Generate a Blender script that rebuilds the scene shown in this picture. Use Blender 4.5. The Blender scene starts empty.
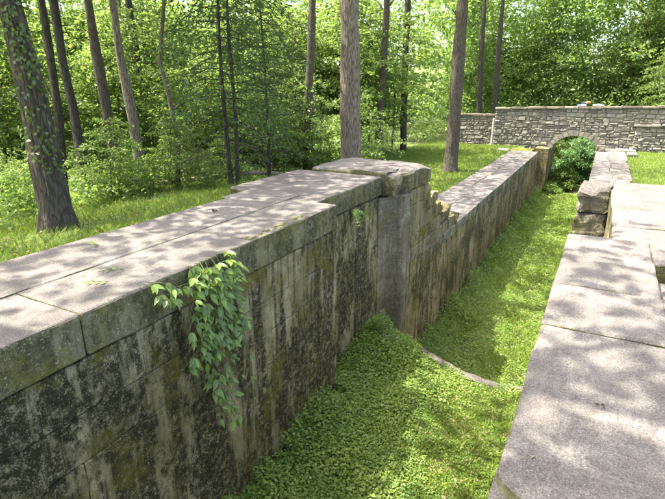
import bpy, bmesh, math, random
import numpy as np
from mathutils import Vector, noise
R = math.radians
random.seed(7)
scene = bpy.context.scene
COL = scene.collection

# ------------------------------------------------------------------ camera, sky, sun
cam_d = bpy.data.cameras.new('camera'); cam = bpy.data.objects.new('camera', cam_d); COL.objects.link(cam)
cam.location = (0, 0, 1.6); cam.rotation_euler = (R(90 - 18.07), 0, R(28.227))
cam_d.sensor_width = 36; cam_d.lens = 36 * 495 / 665; cam_d.clip_start = .05; cam_d.clip_end = 900
scene.camera = cam
SUN = Vector((-.40, -.12, .9)).normalized()
SUN_ELEV = math.asin(SUN.z); SUN_ROT = math.atan2(SUN.x, SUN.y)
world = bpy.data.worlds.new('World'); scene.world = world; world.use_nodes = True
wn = world.node_tree; bg = wn.nodes['Background']
sky = wn.nodes.new('ShaderNodeTexSky'); sky.sky_type = 'NISHITA'; sky.sun_disc = False
sky.sun_elevation = SUN_ELEV; sky.sun_rotation = SUN_ROT; sky.dust_density = 5.0; sky.air_density = .8; sky.ozone_density = .3
wn.links.new(sky.outputs[0], bg.inputs[0]); bg.inputs[1].default_value = .15
sd = bpy.data.lights.new('sun', 'SUN'); sd.energy = 2.9; sd.angle = R(.53); sd.color = (1, .95, .86)
so = bpy.data.objects.new('sun', sd); COL.objects.link(so); so.rotation_euler = SUN.to_track_quat('Z', 'Y').to_euler()
so.location = (-20, 12, 40)
vs = scene.view_settings; vs.view_transform = 'Standard'; vs.look = 'None'; vs.gamma = 1; vs.use_curve_mapping = False
vs.exposure = 2.58
scene.cycles.max_bounces = 6; scene.cycles.diffuse_bounces = 4; scene.cycles.glossy_bounces = 2
scene.cycles.transmission_bounces = 5; scene.cycles.transparent_max_bounces = 6

# ------------------------------------------------------------------ helpers
def tag(o, label=None, cat=None, group=None, kind=None):
    if label: o['label'] = label
    if cat: o['category'] = cat
    if group: o['group'] = group
    if kind: o['kind'] = kind
    return o
def empty(name, loc, label, cat, group=None):
    o = bpy.data.objects.new(name, None); COL.objects.link(o); o.location = loc; o.empty_display_size = .2
    return tag(o, label, cat, group)
def link(name, me, parent=None, mat=None):
    o = bpy.data.objects.new(name, me); COL.objects.link(o)
    if mat is not None and len(me.materials) == 0: me.materials.append(mat)
    if parent is not None:
        o.parent = parent; o.matrix_parent_inverse.identity()
    return o
def pmesh(name, V, F, mat=None, smooth=False):
    me = bpy.data.meshes.new(name); me.from_pydata([tuple(v) for v in V], [], F); me.update()
    if mat: me.materials.append(mat)
    if smooth: me.polygons.foreach_set('use_smooth', [True] * len(me.polygons))
    return me
def nmesh(name, V, k, mat=None):
    """numpy verts (n*k,3) as n separate k-gons"""
    V = np.asarray(V, dtype=np.float32).reshape(-1, 3); n = len(V) // k
    me = bpy.data.meshes.new(name)
    me.vertices.add(n * k); me.vertices.foreach_set('co', V.ravel())
    me.loops.add(n * k); me.loops.foreach_set('vertex_index', np.arange(n * k, dtype=np.int32))
    me.polygons.add(n); me.polygons.foreach_set('loop_start', np.arange(0, n * k, k, dtype=np.int32))
    me.update(calc_edges=True); me.validate()
    if mat: me.materials.append(mat)
    return me
def unit(a): return a / np.maximum(np.linalg.norm(a, axis=-1, keepdims=True), 1e-9)
def leaves(P, D, N, L, W, fold=.12):
    """diamond leaf quads: base, side, tip, side"""
    D = unit(D); S = unit(np.cross(D, N)); U = np.cross(S, D)
    L = np.broadcast_to(np.asarray(L, float), (len(P),))[:, None]; W = np.broadcast_to(np.asarray(W, float), (len(P),))[:, None]
    m = P + D * L * .45 + U * L * fold
    return np.stack([P, m + S * W * .5, P + D * L - U * L * fold * .6, m - S * W * .5], 1).reshape(-1, 3)
def tube(path, rad, sides=8, jit=0, seed=0, cap=True):
    V, F = [], []; n = len(path); rnd = random.Random(seed)
    up0 = Vector((.31, .95, .1))
    for i, (p, r) in enumerate(zip(path, rad)):
        p = Vector(p); a = Vector(path[max(i - 1, 0)]); b = Vector(path[min(i + 1, n - 1)])
        t = (b - a).normalized(); u = t.cross(up0).normalized(); v = t.cross(u)
        for s in range(sides):
            an = 2 * math.pi * s / sides
            rr = r * (1 + (noise.noise(Vector((math.cos(an) * 1.3, math.sin(an) * 1.3, i * .35 + seed))) * jit if jit else 0))
            V.append(p + (u * math.cos(an) + v * math.sin(an)) * rr)
    for i in range(n - 1):
        for s in range(sides):
            a = i * sides + s; b = i * sides + (s + 1) % sides
            F.append((a, b, b + sides, a + sides))
    if cap: F.append(tuple(range((n - 1) * sides, n * sides)))
    return V, F
def join(parts):
    V, F = [], []
    for v, f in parts:
        o = len(V); V += list(v); F += [tuple(i + o for i in q) for q in f]
    return V, F
def sm(a, b, x):
    t = np.clip((np.asarray(x, float) - a) / (b - a), 0, 1); return t * t * (3 - 2 * t)

# ------------------------------------------------------------------ materials
class NT:
    def __init__(s, name):
        s.m = bpy.data.materials.new(name); s.m.use_nodes = True; s.t = s.m.node_tree; s.t.nodes.clear()
        s.out = s.n('ShaderNodeOutputMaterial')
    def n(s, typ, **kw):
        nd = s.t.nodes.new(typ)
        for k, v in kw.items():
            if k in nd.inputs: s.set(nd.inputs[k], v)
            else: setattr(nd, k, v)
        return nd
    def set(s, inp, v):
        if hasattr(v, 'is_output') or isinstance(v, bpy.types.NodeSocket): s.t.links.new(v, inp)
        else: inp.default_value = v
    def pos(s, scale=(1, 1, 1)):
        g = s.n('ShaderNodeNewGeometry'); mp = s.n('ShaderNodeMapping', Vector=g.outputs['Position']); mp.inputs['Scale'].default_value = scale
        return mp.outputs[0]
    def noise(s, vec, scale, detail=5, rough=.6):
        nd = s.n('ShaderNodeTexNoise', Vector=vec, Scale=scale, Detail=detail, Roughness=rough); return nd.outputs[0]
    def ramp(s, fac, stops):
        nd = s.n('ShaderNodeValToRGB', Fac=fac); e = nd.color_ramp.elements
        while len(e) < len(stops): e.new(.5)
        for x, (p, c) in zip(e, stops):
            x.position = p; x.color = (c, c, c, 1) if not hasattr(c, '__len__') else (*c, 1)
        return nd.outputs[0]
    def mix(s, fac, a, b, mode='MIX'):
        nd = s.n('ShaderNodeMix', data_type='RGBA', blend_type=mode); nd.clamp_factor = True
        s.set(nd.inputs[0], fac)
        for i, v in ((6, a), (7, b)): s.set(nd.inputs[i], (*v, 1) if isinstance(v, tuple) and len(v) == 3 else v)
        return nd.outputs[2]
    def math(s, op, a, b=0.0):
        nd = s.n('ShaderNodeMath', operation=op); s.set(nd.inputs[0], a); s.set(nd.inputs[1], b); return nd.outputs[0]
    def bump(s, h, strength, dist, normal=None):
        nd = s.n('ShaderNodeBump', Height=h, Strength=strength, Distance=dist)
        if normal is not None: s.set(nd.inputs['Normal'], normal)
        return nd.outputs[0]
    def finish(s, col, rough=.9, normal=None, spec=.25):
        b = s.n('ShaderNodeBsdfPrincipled', Roughness=rough); s.set(b.inputs['Base Color'], (*col, 1) if isinstance(col, tuple) else col)
        b.inputs['Specular IOR Level'].default_value = spec
        if normal is not None: s.set(b.inputs['Normal'], normal)
        s.t.links.new(b.outputs[0], s.out.inputs[0]); return s.m
def vertical_mask(t):
    g = t.n('ShaderNodeNewGeometry'); sp = t.n('ShaderNodeSeparateXYZ', Vector=g.outputs['True Normal'])
    return t.ramp(t.math('ABSOLUTE', sp.outputs[2]), [(.25, 1.0), (.7, 0.0)])

def stone_mat(name, a, b, moss=.5, stain=(.036, .036, .014), rnd=.25, top=None, streak=.5, bump=.35, sf=3.2):
    t = NT(name); p = t.pos()
    oi = t.n('ShaderNodeObjectInfo')
    col = t.mix(t.ramp(t.noise(p, 1.7, 6), [(.38, 0.0), (.62, 1.0)]), a, b)
    col = t.mix(t.ramp(t.noise(p, 7, 6, .7), [(.42, 0.0), (.7, .75)]), col, tuple(min(1, c * 1.35) for c in b))
    if top is not None:
        vm = vertical_mask(t)
        tc = t.mix(t.ramp(t.noise(p, 1.1, 6, .62), [(.38, 0.0), (.6, 1.0)]), tuple(c * .62 for c in top), tuple(c * 1.2 for c in top))
        tc = t.mix(t.ramp(t.noise(p, 11, 8, .78), [(.47, 0.0), (.6, .7)]), tc, (.085, .075, .066))
        tc = t.mix(t.ramp(t.noise(t.pos((5, 1.1, 1)), 3.5, 8, .75), [(.46, 0.0), (.58, .6)]), tc, (.1, .084, .078))
        tc = t.mix(t.ramp(t.noise(p, 75, 4, .75), [(.36, .8), (.46, 0.0)]), tc, (.055, .048, .042))
        tc = t.mix(t.ramp(t.noise(p, 120, 3, .7), [(.55, 0.0), (.64, .45)]), tc, tuple(min(1, c * 1.75) for c in top))
        tc = t.mix(t.ramp(t.noise(p, 4.3, 6, .7), [(.60, 0.0), (.72, .45)]), tc, (.2, .2, .12))
        col = t.mix(vm, tc, col)
    else: vm = 1.0
    if moss > 0:
        ol = t.ramp(t.noise(p, 1.1, 6, .65), [(.42, 0.0), (.6, .6)])
        col = t.mix(t.math('MULTIPLY', ol, t.math('MULTIPLY', vm, moss)), col, (.17, .15, .045))
        stv = t.noise(t.pos((sf, sf, .38)), 1.0, 7, .62)
        f1 = t.ramp(stv, [(streak - .03, 0.0), (streak + .05, .97)])
        pt = t.ramp(t.noise(t.pos((1, 1, .5)), 1.7, 10, .76), [(.455, 0.0), (.53, 1.0)])
        fine = t.ramp(t.noise(p, 17, 8, .84), [(.41, .15), (.5, 1.0)])
        f = t.math('MULTIPLY', t.math('MAXIMUM', f1, pt), fine)
        f = t.math('MULTIPLY', t.math('MULTIPLY', f, vm), moss)
        col = t.mix(f, col, stain)
        lich = t.ramp(t.noise(p, 34, 4, .6), [(.6, 0.0), (.66, .75)])
        col = t.mix(t.math('MULTIPLY', lich, vm), col, (.36, .34, .24))
        g2 = t.ramp(t.noise(p, 1.9, 7, .66), [(.55, 0.0), (.66, .9)])
        col = t.mix(t.math('MULTIPLY', t.math('MULTIPLY', g2, fine), t.math('MULTIPLY', vm, moss)), col, (.16, .145, .02))
    sp = t.ramp(t.noise(p, 130, 3, .7), [(.36, .5), (.64, 1.4)])
    col = t.mix(.75, col, sp, 'MULTIPLY')
    rv = t.ramp(oi.outputs['Random'], [(0, 1 - rnd), (1, 1 + rnd)])
    col = t.mix(1.0, col, rv, 'MULTIPLY')
    h = t.math('ADD', t.noise(p, 14, 8, .7), t.math('MULTIPLY', t.noise(p, 95, 3, .6), .35))
    nr = t.bump(h, bump, .05)
    return t.finish(col, .93, nr, .2)
M = {}
M['coping'] = stone_mat('weathered_coping_stone', (.13, .118, .062), (.21, .188, .11), moss=.85, top=(.168, .152, .129), rnd=.07, streak=.505)
M['wall'] = stone_mat('mossy_wall_stone', (.29, .25, .125), (.46, .405, .245), moss=1.0, rnd=.07, streak=.49, bump=1.0, sf=4.5)
M['lowwall'] = stone_mat('streaked_lower_wall_stone', (.22, .18, .085), (.38, .295, .155), moss=.95, rnd=.18, streak=.52, bump=.6, sf=5.5)
M['quoin'] = stone_mat('grey_quoin_stone', (.2, .182, .14), (.32, .295, .225), moss=.55, rnd=.1, streak=.53, bump=.8, sf=8)
M['pier'] = stone_mat('eroded_pier_stone', (.15, .135, .105), (.27, .245, .19), moss=.8, top=(.168, .152, .129), rnd=.05, bump=.9)
M['buff'] = stone_mat('buff_wall_stone', (.24, .195, .115), (.33, .265, .165), moss=.7, rnd=.1, bump=.5, sf=5.5, streak=.54)
M['lowcoping'] = stone_mat('lower_coping_stone', (.2, .185, .12), (.29, .265, .18), moss=.9, top=(.215, .195, .165), rnd=.16, streak=.53)
M['rubble'] = stone_mat('bridge_rubble_stone', (.15, .135, .105), (.26, .23, .175), moss=.35, rnd=.35, streak=.6, bump=.9)
t = NT('mortar'); M['mortar'] = t.finish(t.mix(t.noise(t.pos(), 30), (.09, .083, .055), (.2, .185, .13)), .95, t.bump(t.noise(t.pos(), 40), .5, .03))
t = NT('bridge_mortar'); M['bmortar'] = t.finish(t.mix(t.noise(t.pos(), 30), (.17, .155, .12), (.26, .235, .185)), .95)

# rubble: per-stone variation comes from each stone being its own island
def rubble_mat():
    t = NT('rubble_facing_stone'); p = t.pos(); g = t.n('ShaderNodeNewGeometry'); oi = t.n('ShaderNodeObjectInfo')
    r = t.math('FRACT', t.math('ADD', g.outputs['Random Per Island'], oi.outputs['Random']))
    col = t.ramp(r, [(0, (.16, .145, .12)), (.25, (.25, .23, .19)), (.5, (.31, .27, .2)), (.75, (.22, .2, .165)), (1, (.34, .315, .26))])
    col = t.mix(t.ramp(t.noise(p, 6, 6), [(.4, 0.0), (.7, .6)]), col, (.13, .125, .085))
    col = t.mix(t.ramp(t.noise(p, 1.2, 5), [(.5, 0.0), (.75, .5)]), col, (.09, .095, .045))
    col = t.mix(.6, col, t.ramp(t.noise(p, 40, 3), [(.3, .6), (.7, 1.3)]), 'MULTIPLY')
    return t.finish(col, .95, t.bump(t.noise(p, 18, 6), .6, .05))
M['rub'] = rubble_mat()

def leaf_mat(name, stops, trans, tmix=.45, objvar=.25, gloss=.025, patch=None):
    t = NT(name); g = t.n('ShaderNodeNewGeometry'); oi = t.n('ShaderNodeObjectInfo')
    col = t.ramp(g.outputs['Random Per Island'], stops)
    rv = t.ramp(oi.outputs['Random'], [(0, 1 - objvar), (1, 1 + objvar)])
    col = t.mix(1.0, col, rv, 'MULTIPLY')
    if patch:
        pf = t.ramp(t.noise(t.pos(), 1.6, 5, .65), [(.42, 0.0), (.6, .75)]); col = t.mix(pf, col, patch[0])
        pf = t.ramp(t.noise(t.pos((1.3, 1.3, 1)), 3.1, 5, .65), [(.52, 0.0), (.64, .8)]); col = t.mix(pf, col, patch[1])
    tc = t.mix(1.0, t.mix(.35, (*trans,), col), rv, 'MULTIPLY')
    d = t.n('ShaderNodeBsdfDiffuse', Color=col); tr = t.n('ShaderNodeBsdfTranslucent', Color=tc)
    gl = t.n('ShaderNodeBsdfGlossy', Roughness=.45); gl.inputs[0].default_value = (.8, .85, .8, 1)
    m1 = t.n('ShaderNodeMixShader'); m1.inputs[0].default_value = tmix; t.t.links.new(d.outputs[0], m1.inputs[1]); t.t.links.new(tr.outputs[0], m1.inputs[2])
    m2 = t.n('ShaderNodeMixShader'); m2.inputs[0].default_value = gloss; t.t.links.new(m1.outputs[0], m2.inputs[1]); t.t.links.new(gl.outputs[0], m2.inputs[2])
    t.t.links.new(m2.outputs[0], t.out.inputs[0]); return t.m
M['leaf'] = leaf_mat('broad_leaf', [(0, (.07, .125, .028)), (.5, (.12, .195, .045)), (1, (.19, .26, .075))], (.34, .48, .075), .5)
M['canopy'] = leaf_mat('canopy_leaf', [(0, (.06, .1, .013)), (1, (.1, .155, .02))], (.28, .4, .02), .5)
M['cedar'] = leaf_mat('cedar_needle', [(0, (.04, .075, .022)), (1, (.08, .13, .035))], (.1, .18, .03), .3)
M['far'] = leaf_mat('far_wood_leaf', [(0, (.07, .125, .03)), (.5, (.12, .195, .05)), (1, (.19, .26, .085))], (.34, .48, .085), .5)
M['cover'] = leaf_mat('ground_cover_leaf', [(0, (.1, .18, .03)), (.6, (.17, .275, .05)), (.9, (.24, .33, .075)), (1, (.33, .34, .13))], (.34, .5, .06), .42, patch=((.26, .33, .065), (.1, .185, .035)))
M['grass'] = leaf_mat('grass_blade', [(0, (.09, .145, .022)), (.6, (.155, .225, .036)), (.9, (.22, .27, .055)), (1, (.33, .3, .14))], (.3, .42, .04), .4)
M['vine'] = leaf_mat('vine_leaf', [(0, (.1, .17, .022)), (.6, (.17, .255, .04)), (1, (.28, .33, .07))], (.33, .46, .045), .4, .45, .05)
M['pale'] = leaf_mat('pale_bush_leaf', [(0, (.06, .13, .04)), (.6, (.11, .2, .07)), (1, (.2, .29, .14))], (.17, .3, .07), .4)
M['litter'] = leaf_mat('brown_litter', [(0, (.12, .075, .04)), (1, (.3, .21, .12))], (.25, .15, .07), .2)
M['dead'] = leaf_mat('dead_leaf', [(0, (.04, .025, .015)), (1, (.1, .065, .035))], (.08, .05, .03), .1)

def bark_mat(name, a, b, moss=.3, sc=1):
    t = NT(name); tc = t.n('ShaderNodeTexCoord'); mp = t.n('ShaderNodeMapping', Vector=tc.outputs['Object']); mp.inputs['Scale'].default_value = (15 * sc, 15 * sc, 2.4 * sc)
    wp = t.n('ShaderNodeMix', data_type='RGBA'); wp.inputs[0].default_value = .12; t.set(wp.inputs[6], mp.outputs[0]); nz = t.n('ShaderNodeTexNoise', Vector=mp.outputs[0], Scale=1.3, Detail=4.0); t.set(wp.inputs[7], nz.outputs[1])
    vo = t.n('ShaderNodeTexVoronoi', Vector=wp.outputs[2], Scale=1.5, feature='DISTANCE_TO_EDGE')
    n1 = t.noise(mp.outputs[0], 2.6, 8, .72); p = t.pos()
    pl = t.ramp(vo.outputs[0], [(.0, 0.0), (.16, 1.0)])
    h = t.math('ADD', t.math('MULTIPLY', pl, .16), n1)
    col = t.mix(t.ramp(h, [(.48, 0.0), (.76, 1.0)]), a, b)
    col = t.mix(t.ramp(t.noise(p, 3, 5), [(.5, 0.0), (.72, moss)]), col, (.075, .085, .035))
    oi = t.n('ShaderNodeObjectInfo'); col = t.mix(1.0, col, t.ramp(oi.outputs['Random'], [(0, .85), (1, 1.15)]), 'MULTIPLY')
    return t.finish(col, .95, t.bump(h, 1.0, .09))
M['bark'] = bark_mat('grey_brown_bark', (.065, .052, .038), (.2, .165, .12))
M['bark_pale'] = bark_mat('pale_furrowed_bark', (.13, .10, .07), (.40, .33, .25), .1)
M['bark_dark'] = bark_mat('dark_bark', (.04, .033, .026), (.125, .105, .08), .4)
t = NT('dry_wood'); M['deadwood'] = t.finish(t.mix(t.noise(t.pos((3, 3, 3)), 5), (.12, .09, .06), (.34, .27, .19)), .9)

t = NT('forest_ground'); p = t.pos()
c = t.mix(t.ramp(t.noise(p, .55, 6), [(.35, 0.0), (.62, 1.0)]), (.06, .085, .02), (.11, .15, .033))
c = t.mix(t.ramp(t.noise(p, 2.1, 7), [(.5, 0.0), (.7, .8)]), c, (.11, .08, .05))
c = t.mix(.7, c, t.ramp(t.noise(p, 25, 4), [(.3, .55), (.7, 1.35)]), 'MULTIPLY')
M['ground'] = t.finish(c, .97, t.bump(t.noise(p, 20, 6), .6, .06))
t = NT('bed_soil'); p = t.pos()
c = t.mix(t.ramp(t.noise(p, 1.5, 6), [(.4, 0.0), (.6, 1.0)]), (.08, .12, .03), (.15, .17, .05))
c = t.mix(t.ramp(t.noise(p, 3, 6), [(.55, 0.0), (.7, .7)]), c, (.24, .2, .11))
M['bed'] = t.finish(c, .97, t.bump(t.noise(p, 25, 6), .6, .05))
t = NT('moss'); p = t.pos(); M['moss'] = t.finish(t.mix(t.noise(p, 25), (.06, .075, .012), (.17, .165, .035)), 1, t.bump(t.noise(p, 70), 1, .02))
def plain(name, col, rough=.8):
    t = NT(name); return t.finish(t.mix(t.noise(t.pos(), 14), tuple(c * .8 for c in col), tuple(min(1, c * 1.15) for c in col)), rough)
M['greenstem'] = plain('green_stem', (.12, .13, .05)); M['white'] = plain('chipped_white_paint', (.62, .6, .54)); M['black'] = plain('black_cloth', (.02, .02, .025)); M['blue'] = plain('blue_cloth', (.2, .22, .6))
M['orange'] = plain('orange_cloth', (.75, .25, .06)); M['greycloth'] = plain('grey_cloth', (.5, .5, .48)); M['pink'] = plain('salmon_cloth', (.65, .3, .22))

# ------------------------------------------------------------------ terrain
XL, XR, XREC = -3.26, -.2, -3.62          # faces of the lock chamber
LOW = -1.95                               # level of the lower walls and lawns
def ground_left(x, y):
    hy = -.2 + (LOW - .05 + .2) * sm(8.9, 13.2, y)
    d = np.maximum(0, -5 - x)
    z = np.maximum(hy - .14 * d, np.minimum(hy, -1.3))
    r = np.hypot(x, y); return z + .045 * np.maximum(0, r - 36)
def ground_right(x, y):
    z = -.5 + (LOW + .0 + .5) * sm(9.8, 10.6, y)
    r = np.hypot(x, y); return z + .045 * np.maximum(0, r - 40)
def gz(x, y):
    x = np.asarray(x, float); y = np.asarray(y, float)
    n = .05 * np.sin(x * 1.7 + y * .6) * np.cos(y * 1.1 - x * .4) * (np.hypot(x + 4, y) > 4)
    z = np.where(x < -2, ground_left(x, y), ground_right(x, y)) + n * np.where(x < -6, 1, .35)
    trench = (x > -4.35) & (x < .75) & (y < 58)
    return np.where(trench, -6.2, z)
xs = np.concatenate([[-400, -250, -150, -100, -75], np.arange(-60, -14, 1.0), np.arange(-14, -4.4, .35), [-4.42, -4.38, -4.3, -2, 0, .7, .78, .9], np.arange(1.2, 9, .6), np.arange(9, 40, 2.), [50, 75, 110, 180, 400]])
ys = np.concatenate([[-300, -150, -80, -45, -30, -20, -14, -10, -7, -5, -3, -2], np.arange(-1, 16, .4), np.arange(16, 40, .8), np.arange(40, 57, 1.5), [57.9, 58.1], np.arange(60, 100, 3.), [110, 140, 190, 300, 500]])
X, Y = np.meshgrid(xs, ys, indexing='ij'); Z = gz(X, Y)
V = np.stack([X, Y, Z], -1).reshape(-1, 3); ny = len(ys)
F = [(i * ny + j, (i + 1) * ny + j, (i + 1) * ny + j + 1, i * ny + j + 1) for i in range(len(xs) - 1) for j in range(ny - 1)]
tag(link('ground', pmesh('ground', V, F, M['ground'], True)), kind='structure')

def sill_y(x):   # crest of the curved sill across the chamber
    u = (np.asarray(x, float) + 1.5) / 1.9
    return 7.83 + .42 * np.abs(u) ** 2.0
def bed_z(x, y):
    x = np.asarray(x, float); y = np.asarray(y, float)
    near = -3.24 + .035 * np.clip(y - 4, -3, 4) * (x < -1.2) * sm(-1.2, -2.6, x) + .05 * np.sin(x * 2.3 + y) + .04 * np.sin(y * 2.1 - x)
    near = near - .1 * sm(-1.6, -.4, x)
    far = -4.58 - .006 * (y - 10) + .04 * np.sin(x * 2 + y * 1.3) + .14 * np.exp(-((x + 3.2) / .5) ** 2)
    return np.where(y < sill_y(x) + .18, near, far)
bx = np.concatenate([np.arange(-3.9, .5, .17)]); by = np.concatenate([np.arange(-4, 12, .1), np.arange(12, 58, .5)])
X, Y = np.meshgrid(bx, by, indexing='ij'); Z = bed_z(X, Y)
V = np.stack([X, Y, Z], -1).reshape(-1, 3); ny = len(by)
F = [(i * ny + j, (i + 1) * ny + j, (i + 1) * ny + j + 1, i * ny + j + 1) for i in range(len(bx) - 1) for j in range(ny - 1)]
tag(link('canal_bed', pmesh('canal_bed', V, F, M['bed'], True)), kind='structure')

# ------------------------------------------------------------------ stone pieces
def rock_box(x0, x1, y0, y1, z0, z1, seg=(3, 3, 3), r=.02, amp=.008, freq=3.0, seed=0, mat=None, shape=None, name='stone'):
    def co(a, b, n):
        rr = min(r, (b - a) * .3); return [a] + list(np.linspace(a + rr, b - rr, n)) + [b]
    cx, cy, cz = co(x0, x1, seg[0]), co(y0, y1, seg[1]), co(z0, z1, seg[2])
    nx, ny, nz = len(cx), len(cy), len(cz); idx = {}; V = []
    off = Vector((seed * 3.7, seed * 1.3, seed * 2.1))
    for i in range(nx):
        for j in range(ny):
            for k in range(nz):
                ex, ey, ez = i in (0, nx - 1), j in (0, ny - 1), k in (0, nz - 1)
                if not (ex or ey or ez): continue
                p = Vector((cx[i], cy[j], cz[k])); e = ex + ey + ez
                if e >= 2:
                    q = .32 if e == 2 else .5
                    if ex: p.x += (r * q) * (1 if i == 0 else -1)
                    if ey: p.y += (r * q) * (1 if j == 0 else -1)
                    if ez: p.z += (r * q) * (1 if k == 0 else -1)
                nv = noise.noise_vector(p * freq + off) + .5 * noise.noise_vector(p * freq * 2.7 + off)
                w = 1.0 + (1.2 if e >= 2 else 0)
                p = p + Vector((nv.x, nv.y, nv.z * .7)) * amp * w
                if shape: p = shape(p)
                idx[i, j, k] = len(V); V.append(p)
    F = []
    g = lambda i, j, k: idx[i, j, k]
    for i in range(nx - 1):
        for j in range(ny - 1):
            F.append((g(i, j, 0), g(i, j + 1, 0), g(i + 1, j + 1, 0), g(i + 1, j, 0)))
            F.append((g(i, j, nz - 1), g(i + 1, j, nz - 1), g(i + 1, j + 1, nz - 1), g(i, j + 1, nz - 1)))
    for i in range(nx - 1):
        for k in range(nz - 1):
            F.append((g(i, 0, k), g(i + 1, 0, k), g(i + 1, 0, k + 1), g(i, 0, k + 1)))
            F.append((g(i, ny - 1, k), g(i, ny - 1, k + 1), g(i + 1, ny - 1, k + 1), g(i + 1, ny - 1, k)))
    for j in range(ny - 1):
        for k in range(nz - 1):
            F.append((g(0, j, k), g(0, j, k + 1), g(0, j + 1, k + 1), g(0, j + 1, k)))
            F.append((g(nx - 1, j, k), g(nx - 1, j + 1, k), g(nx - 1, j + 1, k + 1), g(nx - 1, j, k + 1)))
    return pmesh(name, V, F, mat, False)
def face_block(x0, x1, y0, y1, z0, z1, face, ch=.015, j=.006):
    """block with a chamfered outer face; face is '+x', '-x' or '-y'"""
    rj = lambda: random.uniform(-j, j)
    if face == '-y': ua, ub, va, vb, d0, d1 = x0, x1, z0, z1, y1, y0
    elif face == '+x': ua, ub, va, vb, d0, d1 = y0, y1, z0, z1, x0, x1
    else: ua, ub, va, vb, d0, d1 = y0, y1, z0, z1, x1, x0
    s = 1 if d1 > d0 else -1; V = []
    def P(u, v, d): return (u, d, v) if face == '-y' else (d, u, v)
    cs = [(ua, va), (ub, va), (ub, vb), (ua, vb)]
    for u, v in cs: V.append(P(u, v, d0))
    for u, v in cs: V.append(P(u + rj() * .6, v + rj() * .6, d1 - s * ch))
    um, vm = (ua + ub) / 2, (va + vb) / 2
    for u, v in cs:
        V.append(P(u + math.copysign(ch, um - u) + rj(), v + math.copysign(ch, vm - v) + rj(), d1 + rj()))
    F = [(8, 9, 10, 11)]
    for a in (0, 4):
        for k in range(4): F.append((a + k, a + (k + 1) % 4, a + 4 + (k + 1) % 4, a + 4 + k))
    if (face == '+x') == False and face == '-x': F = [tuple(reversed(f)) for f in F]
    return V, F
def block(parent, name, box, face, mat, near=False, seed=0):
    if near:
        me = rock_box(*box, seg=(2, 8, 5), r=.009, amp=.008, freq=4, seed=seed, mat=mat, name=name)
    else:
        V, F = face_block(*box, face); me = pmesh(name, V, F, mat)
    return link(name, me, parent)
def courses(parent, face, xf, depth, y0, y1, zs, mat, near=False, lo=.8, hi=1.5, ends=None, name='wall_block', gap=.005, jx=.006):
    s = 1 if face == '+x' else -1; n = 0
    for k in range(len(zs) - 1):
        zt, zb = zs[k], zs[k + 1]; yb = ends(k) if ends else y1
        y = y0; first = True
        while y < yb - .02:
            L = random.uniform(lo, hi) * (random.uniform(.45, .9) if first else 1); first = False
            e = min(y + L, yb)
            if yb - e < .28: e = yb
            xo = xf + random.uniform(-jx, jx); xi = xf - s * depth
            block(parent, name, (min(xo, xi), max(xo, xi), y + gap / 2, e - gap / 2, zb + gap / 2, zt - gap / 2), face, mat, near, n); n += 1
            y = e
def box_mesh(name, x0, x1, y0, y1, z0, z1, mat):
    V = [(x, y, z) for x in (x0, x1) for y in (y0, y1) for z in (z0, z1)]
    F = [(0, 1, 3, 2), (4, 6, 7, 5), (0, 4, 5, 1), (2, 3, 7, 6), (0, 2, 6, 4), (1, 5, 7, 3)]
    return pmesh(name, V, F, mat)

# ------------------------------------------------------------------ upper left lock wall
LW = empty('lock_wall', (0, 0, 0), 'tall mossy stone lock wall with the hanging vine and broad pale coping', 'wall', 'lock walls')
link('core', box_mesh('core', -4.9, XL - .06, -3, 6.12, -4.2, -.3, M['mortar']), LW)
link('core', box_mesh('core', -5.35, XREC - .06, 6.12, 8.7, -4.2, -.3, M['mortar']), LW)
link('core', box_mesh('core', -5.0, XL - .06, 9.3, 10.3, -4.9, -.3, M['mortar']), LW)
zs = [-.38, -.82, -1.24, -1.68, -2.1, -2.52, -2.95, -3.5]
courses(LW, '+x', XL, .4, -.4, 6.2, zs, M['wall'], True, .9, 1.7)
courses(LW, '+x', XREC, .35, 6.2, 8.62, zs, M['wall'], True, .7, 1.2)
# return of the recess (looks along the chamber)
def slab(parent, x0, x1, y0, y1, z0, z1, seed, mat='coping', r=.014, amp=.007, shape=None, name='coping_stone', seg=None):
    seg = seg or (max(3, int((x1 - x0) / .1)), max(3, int((y1 - y0) / .1)), 3)
    o = link(name, rock_box(x0, x1, y0, y1, z0, z1, seg, r, amp, 2.2, seed, M[mat], shape, name), parent); return o
g = .0015
for a, b in ((-1.6, -.1), (-.1, 2.08), (2.08, 4.2), (4.2, 6.2)):
    slab(LW, -4.06 + g, XL + .012, a + g, b - g, -.37, 0, a + 3, r=.02)
for a, b in ((-1.6, .6), (.6, 2.2), (2.2, 5.8)):
    slab(LW, -4.95, -4.06 - g, a + g, b - g, -.34, .004, a + 9)
slab(LW, -5.05, -4.06 - g, 5.8 + g, 6.5, -.34, .006, 31)
slab(LW, -5.5, XREC + .02, 6.2 + .31, 8.72, -.36, .0, 33, r=.03, amp=.012)
slab(LW, -4.06 + g, XREC + .02, 6.2 + g, 6.5, -.36, -.002, 37)
def cap_shape(p):
    d = max(0, p.y - 9.6) ; e = max(0, p.x + 3.75)
    k = math.hypot(d * .75, e * 1.6)
    if p.z > -.15: p.z -= .28 * max(0, k - .35) ** 2
    n = noise.noise(p * 3.1)
    if p.x > -3.5 and p.y < 9.3: p.x -= .13 + .14 * n; p.z -= .03 if p.z > -.1 else 0
    if p.y > 10.2: p.y += .14 * n
    return p
slab(LW, -5.2, XL + .004, 8.74, 10.75, -.38, .07, 41, mat='coping', r=.04, amp=.022, shape=cap_shape, name='pier_capstone', seg=(18, 20, 6))
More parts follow.
